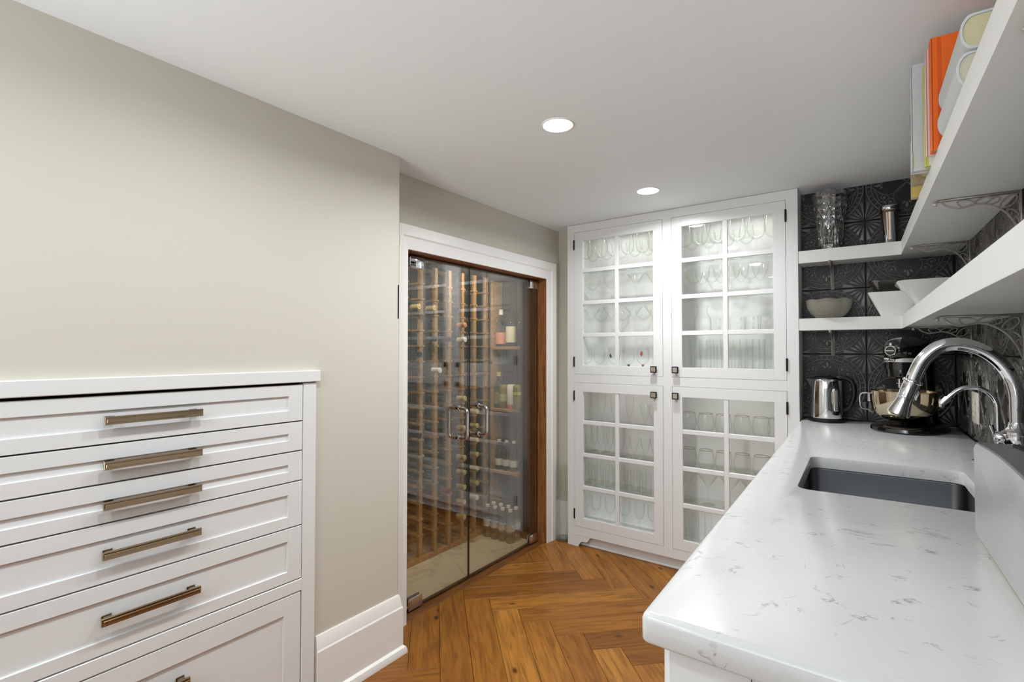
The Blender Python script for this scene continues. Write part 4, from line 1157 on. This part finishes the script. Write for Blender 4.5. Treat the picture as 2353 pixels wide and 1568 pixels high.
# ------------------------------------------------------------------ things on the left part of the shelves
def vase():
    t = thing('crystal_vase', 'tall flared cut crystal vase with scalloped rim beside the tall cabinet', 'vase', (-.192, 2.948, US+.0004))
    N = 96
    def md(r, z, th):
        k = 0
        if z > .23: k = (abs(((th*8/(2*PI)) % 1)-.5)-.25)*.03*(z-.23)/.07
        g = .0022*math.cos(24*th) if z < .11 else .0024*math.cos(8*th+z*95)*math.cos(8*th-z*95)*1.6
        return r+g*(1 if z > .012 else 0), z+k
    prof = [(.040, 0), (.0485, .002), (.049, .012)]+[(.049+.027*(i/24)**1.3, .012+.273*i/24) for i in range(1, 25)]
    b = MB(); b.lathe(prof, N, cap=False, mod=md)
    b.lathe([(p[0]-.006, p[1]) for p in prof[4:]][::-1]+[(.0, .03)], N, cap=False, mod=lambda r, z, th: md(r, z, th) if z > .23 else (r, z))
    b.build('cut_body', M['crystal'], t, 20)
    b = MB(); b.lathe([(0, .001), (.044, .001), (.044, .026), (0, .028)], 24, cap=False); b.build('solid_base', M['crystal'], t)
    b = MB()
    for k in range(8):
        a = 2*PI*k/8
        for sg in (1, -1):
            pts = []
            for i in range(9):
                u = i/8; z = .055+.17*u; th = a+sg*u*.9; r = .049+.027*((z-.012)/.273)**1.3+.0012
                pts.append((r*math.cos(th), r*math.sin(th), z))
            b.tube(pts, .0016, 4)
    b.build('cut_facets', metal('crystal_glint', (190, 190, 190), .2), t)
vase()
t = thing('cocktail_shaker', 'polished steel cocktail shaker tin on the upper shelf right of the vase', 'shaker', (.046, 2.955, US+.0004))
b = MB(); b.lathe([(0, 0), (.022, 0), (.0235, .003), (.036, .15), (.0385, .153), (.0385, .158), (.0365, .161), (.0385, .164), (.0385, .180), (.0365, .183), (.0355, .18), (.034, .15), (.022, .006), (0, .005)], 32, cap=False); b.build('tin', M['chrome'], t)
b = MB(); b.lathe([(.0362, .149), (.0395, .152), (.0395, .156), (.0385, .158)], 32, cap=False); b.build('band', M['nickel'], t)
t = thing('frosted_bowl', 'frosted glass bowl with wavy rim on the lower shelf beside the cabinet', 'bowl', (-.2, 2.927, LS+.0004))
b = MB()
md = lambda r, z, th: (r*(1+.015*math.cos(8*th)*(z/.09)**2), z+.0022*math.cos(8*th)*(z/.09)**3)
b.lathe([(0, .001), (.044, .001), (.05, .0), (.075, .018), (.092, .05), (.0985, .088), (.1, .09), (.0975, .0905), (.089, .05), (.072, .022), (.045, .006), (0, .006)], 64, cap=False, mod=md); b.build('bowl', M['frost'], t)
def rect_dish(name, label, loc, rz, bl, bw, tl, tw, h, curve=0, mat=None, cat='dish', tilt=None):
    t = thing(name, label, cat, loc, rz)
    def ring(l, w, z, r): return [(x, y, z) for x, y in rounded([(-l, -w), (l, -w), (l, w), (-l, w)], r, 6)]
    prof = []
    n = 8
    for i in range(n+1):
        u = i/n; f = u if not curve else (1-(1-u)**curve if curve > 1 else u**(1/curve))
        prof.append((bl+(tl-bl)*f, bw+(tw-bw)*f, h*u))
    b = MB(); rings = []
    allp = [(p[0], p[1], p[2]) for p in prof]+[(prof[-1][0]-.003, prof[-1][1]-.003, h+.0015), (prof[-1][0]-.005, prof[-1][1]-.005, h)]+[(p[0]-.005, p[1]-.005, p[2]+.004) for p in prof[-2::-1]]
    for l, w, z in allp: rings.append([b._v(p) for p in ring(l, w, z, min(l, w)*.28)])
    k = len(rings[0])
    for P, Q in zip(rings, rings[1:]):
        for i in range(k): b.face([P[i], P[(i+1) % k], Q[(i+1) % k], Q[i]])
    b.face(rings[0][::-1]); b.face(rings[-1]); b.build('dish', mat or M['porcelain'], t, 45); return t
rect_dish('serving_dish', 'white rectangular tapered dish at the shelf corner, left of the curved one', (.062, 2.952, LS+.0004), 0, .054, .040, .105, .068, .112)
rect_dish('oval_dish', 'clear oval glass dish nested on top of the white tapered dish', (.10, 2.955, LS+.1132), 0, .110, .052, .140, .066, .055, mat=thin_glass('smoky_dish', (.75, .76, .72), (.25, .26, .25), .08, .6, 2.2), cat='dish')
rect_dish('serving_bowl', 'large white square bowl with flaring curved sides in the shelf corner', (.178, 2.758, LS+.0004), SK, .042, .05, .118, .12, .132, curve=.55)

# ------------------------------------------------------------------ kettle
def kettle():
    t = thing('electric_kettle', 'polished steel electric kettle with black handle beside the tall cabinet', 'kettle', (-.214, 2.915, .9142), R_(-8))
    b = MB(); b.lathe([(0, 0), (.074, 0), (.078, .004), (.078, .012), (.070, .018), (0, .018)], 40, cap=False); b.build('power_base', M['blackplastic'], t)
    b = MB(); b.lathe([(0, .019), (.068, .019), (.0695, .024), (.0685, .06), (.0655, .14), (.061, .196), (.058, .206), (.053, .210), (0, .210)], 48, cap=False); b.build('body', M['chrome'], t)
    b = MB(); b.lathe([(.056, .206), (.054, .215), (.045, .220), (.02, .223), (0, .223)], 40, cap=False); b.box(-.012, .02, -.014, .014, .22, .228, .003); b.build('lid', M['blackplastic'], t)
    b = MB()                                                        # spout on the left
    A = [(-.052, -.026, .205), (-.052, .026, .205), (-.060, .0, .15)]
    B_ = [(-.085, -.006, .207), (-.085, .006, .207), (-.068, 0, .165)]
    va = [b._v(p) for p in A]; vb = [b._v(p) for p in B_]
    for i in range(3): b.face([va[i], va[(i+1) % 3], vb[(i+1) % 3], vb[i]])
    b.face(vb); b.build('spout', M['chrome'], t, 30)
    b = MB(); b.tube([tuple(p) for p in bez([(.045, 0, .212), (.075, 0, .216), (.105, 0, .20), (.116, 0, .165), (.112, 0, .115), (.095, 0, .075), (.07, 0, .06)], 6)], [.011]*37, 10); b.build('handle', M['blackplastic'], t)
    b = MB(); b.box(.045, .0745, -.022, .022, .035, .205, .008, 2); b.build('handle_mount', M['blackplastic'], t)
    b = MB(Matrix.Rotation(R_(-42), 4, 'Z')); b.box(.058, .0715, -.013, .013, .055, .165, .006, 3); b.build('gauge_frame', M['chrome'], t)
    b = MB(Matrix.Rotation(R_(-42), 4, 'Z')); b.box(.07, .0725, -.0065, .0065, .063, .157, .003, 2); b.build('water_gauge', flat('gauge_grey', (150, 146, 138), .3), t)
    b = MB(Matrix.Rotation(R_(10), 4, 'Z')); b.box(.055, .085, -.010, .010, .020, .030, .003); b.build('switch', M['blackplastic'], t)
kettle()

# ------------------------------------------------------------------ stand mixer
def mixer():
    a = math.atan2(-.9, -.40)
    t = thing('stand_mixer', 'black bowl-lift stand mixer with steel bowl in the counter corner', 'mixer', (.102, 2.795, .9142), a)
    def sup(l, w, n=36, e=2.5): return [(math.copysign(abs(math.cos(2*PI*i/n))**(2/e), math.cos(2*PI*i/n))*l, math.copysign(abs(math.sin(2*PI*i/n))**(2/e), math.sin(2*PI*i/n))*w) for i in range(n)]
    def loft(b, secs):
        rs = [[b._v(p) for p in s] for s in secs]; k = len(rs[0])
        for P, Q in zip(rs, rs[1:]):
            for i in range(k): b.face([P[i], P[(i+1) % k], Q[(i+1) % k], Q[i]])
        b.face(rs[0][::-1]); b.face(rs[-1])
    b = MB(); loft(b, [[(x, y, z) for x, y in sup(l, w)] for l, w, z in ((.160, .120, 0), (.165, .125, .006), (.163, .123, .018), (.15, .112, .027), (.12, .085, .031))]); b.build('base', M['blackgloss'], t, 40)
    b = MB(); loft(b, [[(x+cx, y, z) for x, y in sup(l, w)] for l, w, z, cx in ((.062, .085, .025, -.09), (.05, .066, .06, -.095), (.042, .055, .15, -.10), (.045, .052, .24, -.10), (.06, .055, .31, -.09), (.07, .056, .345, -.08))]); b.build('column', M['blackgloss'], t, 40)
    # motor head along +x
    b = MB(); secs = []
    for x, ry, rz_, zc in ((-.175, .012, .012, .335), (-.168, .036, .036, .336), (-.14, .052, .054, .338), (-.07, .060, .063, .341), (.0, .061, .065, .342), (.07, .060, .064, .341), (.115, .050, .048, .350), (.138, .036, .034, .352), (.145, .02, .02, .352)):
        secs.append([(x, ry*math.cos(2*PI*i/28), zc+rz_*math.sin(2*PI*i/28)) for i in range(28)])
    loft(b, secs); b.build('motor_head', M['blackgloss'], t, 50)
    b = MB(); b.lathe([(0, .225), (.03, .226), (.05, .235), (.053, .255), (.053, .272), (0, .272)], 32, (.07, 0, 0), cap=False); b.build('planetary_housing', M['blackgloss'], t)
    RB, xc = .0585, .068
    def outline(d):
        P = [(-.13, -.046-d), (xc, -RB-d)]+[(xc+(RB+d)*math.cos(R_(t_)), (RB+d)*math.sin(R_(t_))) for t_ in range(-80, 81, 8)]+[(xc, RB+d), (-.13, .046+d)]
        return P
    b = MB(); b.prism(outline(0), .268, .345, .004, 2); b.build('lower_shell', M['blackgloss'], t, 40)
    zA, zB = .2985, .3155
    b = MB(); b.prism(outline(.0016), zA, zB, .0006); band = b.build('trim_band', metal('band_silver', (226, 224, 218), .3, metal_=.25), t, 40)
    cu = bpy.data.curves.new('lettering', 'FONT'); cu.body = 'KitchenAid'; cu.size = .0185; cu.extrude = .0003; cu.shear = .22; cu.offset = .0003
    cu.materials.append(M['blackplastic'])
    tmp = bpy.data.objects.new('lettering_source', cu); me = bpy.data.meshes.new_from_object(tmp); bpy.data.objects.remove(tmp); me.name = 'lettering'
    wd = max(v.co.x for v in me.vertices)
    for v in me.vertices:                       # wrapped round the nose of the head
        an = R_(-98)+v.co.x/wd*R_(104); rr = RB+.0018+v.co.z
        v.co = (xc+rr*math.cos(an), rr*math.sin(an), zA+.0022+v.co.y)
    o = bpy.data.objects.new('lettering', me); C.objects.link(o); o.parent = band
    b = MB(); b.lathe([(0, .14), (.021, .14), (.023, .144), (.023, .158), (.020, .162), (0, .162)], 28, (0, 0, .347), 'x', cap=False); b.build('hub_ring', M['chrome'], t)
    b = MB(); b.lathe([(0, .162), (.018, .162), (.016, .166), (0, .167)], 28, (0, 0, .347), 'x', cap=False); b.build('hub_cap', M['blackgloss'], t)
    b = MB(); b.box(.163, .1685, -.017, .017, .3445, .3495, .001); b.box(.146, .158, -.006, .006, .368, .380, .002); b.build('hub_bar', M['chrome'], t)
    b = MB(); b.lathe([(0, 0), (.011, 0), (.012, .004), (.010, .016), (.006, .018), (.006, .03), (0, .03)], 16, (.128, .034, .335), 'y', cap=False); b.build('hub_screw', M['blackplastic'], t)
    b = MB(); b.lathe([(0, .188), (.006, .188), (.006, .23), (0, .23)], 12, (.082, .0, 0), cap=False); b.box(.078, .086, -.012, .012, .205, .209, .001); b.build('beater_shaft', M['chrome'], t)
    # bowl held by two arms
    b = MB(); b.lathe([(0, .046), (.045, .046), (.07, .052), (.098, .075), (.112, .105), (.116, .140), (.117, .170), (.120, .172), (.120, .174), (.115, .174), (.113, .14), (.108, .105), (.094, .078), (.066, .057), (0, .052)], 56, (.055, 0, 0), cap=False); bowl = b.build('mixing_bowl', M['bowlsteel'], t)
    ha = R_(-62)
    H = Matrix.Translation((.055, 0, 0)) @ Matrix.Rotation(ha, 4, 'Z')
    b = MB(H); P = bez([(.116, 0, .158), (.132, 0, .160), (.150, 0, .152), (.153, 0, .120), (.146, 0, .092), (.126, 0, .088), (.108, 0, .076)], 6)
    for o_ in (-.006, -.002, .002, .006): b.tube([(p.x, o_, p.z) for p in P], .0024, 6)
    b.build('bowl_handle', M['chrome'], bowl)
    for s in (1, -1):
        b = MB(); b.tube([tuple(p) for p in bez([(-.09, s*.05, .13), (-.04, s*.115, .125), (.02, s*.132, .122), (.06, s*.136, .122)], 6)], .010, 8); b.build('bowl_arm', M['blackgloss'], t)
        b = MB(); b.lathe([(0, 0), (.008, 0), (.008, .03), (.005, .034), (0, .034)], 12, (.055, s*.130, .118), 'z', cap=False); b.build('bowl_pin', M['chrome'], t)
    b = MB(); b.tube([tuple(p) for p in bez([(-.09, .062, .215), (-.085, .085, .20), (-.07, .10, .16), (-.05, .115, .150), (-.02, .15, .148)], 6)], .0028, 8); b.build('lift_lever', M['nickel'], t)
mixer()

# ------------------------------------------------------------------ taps (plane across the wall, right-run frame)
def arc_tap(name, label, s, pts, r, extra):
    t = thing(name, label, 'tap', rw(pts[0][0], s, .9142), RZ)
    d0 = pts[0][0]
    P = [(p.x, p.y, p.z) for p in bez([(d-d0, 0, z-.9142) for d, z in pts], 8)]
    return t, P, d0
t, P, d0 = arc_tap('kitchen_tap', 'large chrome gooseneck kitchen tap with pull-down spray head over the sink', 1.39,
    [(.069, .95), (.069, 1.05), (.0695, 1.115), (.071, 1.166), (.082, 1.206), (.103, 1.240), (.133, 1.265), (.172, 1.277), (.209, 1.268), (.237, 1.238), (.252, 1.205), (.259, 1.183)], .0145, None)
n = len(P); b = MB(); b.tube(P, [.0135+.003*min(1, max(0, (i/n-.25)*2)) for i in range(n)], 20); b.build('spout', M['chrome'], t, 60)
b = MB(); b.lathe([(0, 0), (.030, 0), (.031, .004), (.028, .010), (.021, .018), (.019, .05), (.019, .125), (.024, .128), (.0265, .133), (.0265, .150), (.0285, .152), (.0285, .158), (.0245, .160), (.018, .168), (.015, .18), (0, .182)], 32, cap=False); b.build('body', M['chrome'], t)
b = MB(); b.lathe([(0, .018), (.012, .018), (.013, .022), (.013, .034), (.009, .04), (0, .042)], 16, (0, 0, .143), 'x', cap=False)
b.tube([(.035, 0, .143), (.040, -.0, .155), (.043, 0, .170)], [.005, .0045, .006], 10); b.build('lever', M['chrome'], t)
e = Vector(P[-1]); dirv = (Vector((.284-d0, 0, 1.114-.9142))-e).normalized()
Mh = Matrix.Translation(e) @ Vector((0, 0, 1)).rotation_difference(dirv).to_matrix().to_4x4()
b = MB(Mh); b.lathe([(0, -.004), (.0195, -.004), (.0215, -.001), (.0215, .003), (.018, .005), (.018, .040), (.0185, .041), (.0185, .044), (.0175, .045), (.018, .056), (.0245, .084), (.025, .090), (.022, .092), (0, .091)], 32, cap=False); b.build('spray_head', M['chrome'], t)
b = MB(Mh); b.box(.016, .023, -.006, .006, .018, .044, .002); b.build('spray_button', M['chrome'], t)
t, P, d0 = arc_tap('filter_tap', 'slim chrome filtered-water tap behind the large gooseneck one', 1.2,
    [(.071, .93), (.071, 1.0), (.071, 1.085), (.073, 1.122), (.085, 1.146), (.106, 1.160), (.131, 1.161), (.150, 1.152), (.168, 1.133), (.178, 1.121)], .006, None)
b = MB(); b.tube(P, .0058, 14); b.build('spout', M['chrome'], t, 60)
e = Vector(P[-1]); dv_ = (e-Vector(P[-3])).normalized()
b = MB(); b.tube([tuple(e-dv_*.012), tuple(e+dv_*.010)], .0085, 14); b.build('nozzle', M['chrome'], t)
b = MB(); b.lathe([(0, 0), (.022, 0), (.022, .004), (.014, .010), (.011, .016), (.011, .06), (.008, .066), (0, .066)], 24, cap=False); b.build('body', M['chrome'], t)
b = MB(); b.tube([(.008, 0, .045), (.03, 0, .05)], .004, 8); b.build('lever', M['chrome'], t)
t = thing('soap_dispenser', 'small chrome soap dispenser half hidden behind the grey toaster', 'dispenser', rw(.064, .895, .9142), RZ)
b = MB(); b.lathe([(0, 0), (.018, 0), (.018, .004), (.011, .008), (.010, .03), (.014, .034), (.014, .045), (.008, .05), (0, .05)], 20, cap=False); b.build('body', M['chrome'], t)
b = MB(); b.tube([(0, 0, .045), (.003, .012, .05), (.004, .028, .046)], .0045, 8); b.build('nozzle', M['chrome'], t)

# outlet on the right wall
t = thing('wall_outlet', 'pale outlet cover plate on the dark tiled right wall', 'outlet', rw(0.0, .425, 1.043), RZ)
b = MB(); b.box(.0005, .0065, -.062, .062, -.059, .059, .0025, 2); b.build('cover_plate', M['plate'], t)
for y in (-.029, .029):
    b = MB(); b.box(.0065, .0082, y-.017, y+.017, -.034, .034, .001); sk = b.build('socket', M['plate'], t)
    b = MB()
    for z in (-.017, .017):
        b.box(.0081, .0084, y-.007, y-.005, z-.004, z+.004); b.box(.0081, .0084, y+.005, y+.007, z-.004, z+.004)
    b.build('slots', M['dark'], sk, 0)

# ------------------------------------------------------------------ toaster
def toaster():
    s0, s1 = 1.778, 2.165; L = s1-s0; D0, D1 = .045, .2
    t = thing('toaster', 'brushed steel long-slot toaster at the near right end of the counter', 'toaster', rw(0, s0, .9142), RZ)
    T_ = Matrix(((0, 0, 1, 0), (1, 0, 0, 0), (0, 1, 0, 0), (0, 0, 0, 1)))      # polygon (s, z) extruded along d
    h = .178
    top = [(L-.012-(L-.024)*i/12, h+.007*math.sin(PI*i/12)) for i in range(13)]
    P = [(.004, .014), (L-.004, .014), (L, .02), (L, h-.012), (L-.004, h-.003)]+top+[(.004, h-.003), (0, h-.012), (0, .02)]
    b = MB(T_); b.prism(P, D0, D1, .004, 2); b.build('housing', M['steel'], t, 35)
    b = MB(); b.box(D0+.01, D1-.006, .012, L-.012, 0, .014, .003); b.build('foot_plinth', flat('plinth_shade_tan', (160, 148, 130), .5), t)  # tan tone of the shadow gap under the housing put into the plinth
    # top panel with two long slots made of strips round the openings
    b = MB(); zt = h+.004
    def strip(d0, d1, y0, y1):
        n = 10
        for i in range(n):
            a0 = y0+(y1-y0)*i/n; a1 = y0+(y1-y0)*(i+1)/n
            f = lambda y: h+.007*math.sin(PI*min(1, max(0, (y-.012)/(L-.024))))+.002
            v = [b._v(p) for p in ((d0, a0, f(a0)), (d1, a0, f(a0)), (d1, a1, f(a1)), (d0, a1, f(a1)))]
            w = [b._v(p) for p in ((d0, a0, f(a0)-.006), (d1, a0, f(a0)-.006), (d1, a1, f(a1)-.006), (d0, a1, f(a1)-.006))]
            b.face(v); b.face(w[::-1])
            for k in range(4): b.face([v[k], v[(k+1) % 4], w[(k+1) % 4], w[k]])
    ya, yb = .006, L-.006
    sl = ((.068, .098), (.128, .158))
    strip(D0+.003, sl[0][0], ya, yb); strip(sl[0][1], sl[1][0], ya, yb); strip(sl[1][1], D1-.003, ya, yb)
    for a_, c_ in sl: strip(a_, c_, ya, ya+.04); strip(a_, c_, yb-.04, yb)
    b.build('top_panel', M['greyplastic'], t, 40)
    for a_, c_ in sl:
        b = MB(); b.box(a_+.001, c_-.001, ya+.041, yb-.041, h+.002, h+.0085, .001); b.build('slot', M['dark'], t)
        b = MB()
        for q in (.3, .7): b.tube([(a_+(c_-a_)*q, ya+.042, h+.009), (a_+(c_-a_)*q, yb-.042, h+.009)], .0012, 5)
        b.build('guide_wires', M['bronze'], t)
    b = MB(); b.box(D0+.05, D0+.11, L, L+.012, .05, .07, .003); b.build('lever', M['blackplastic'], t)
toaster()
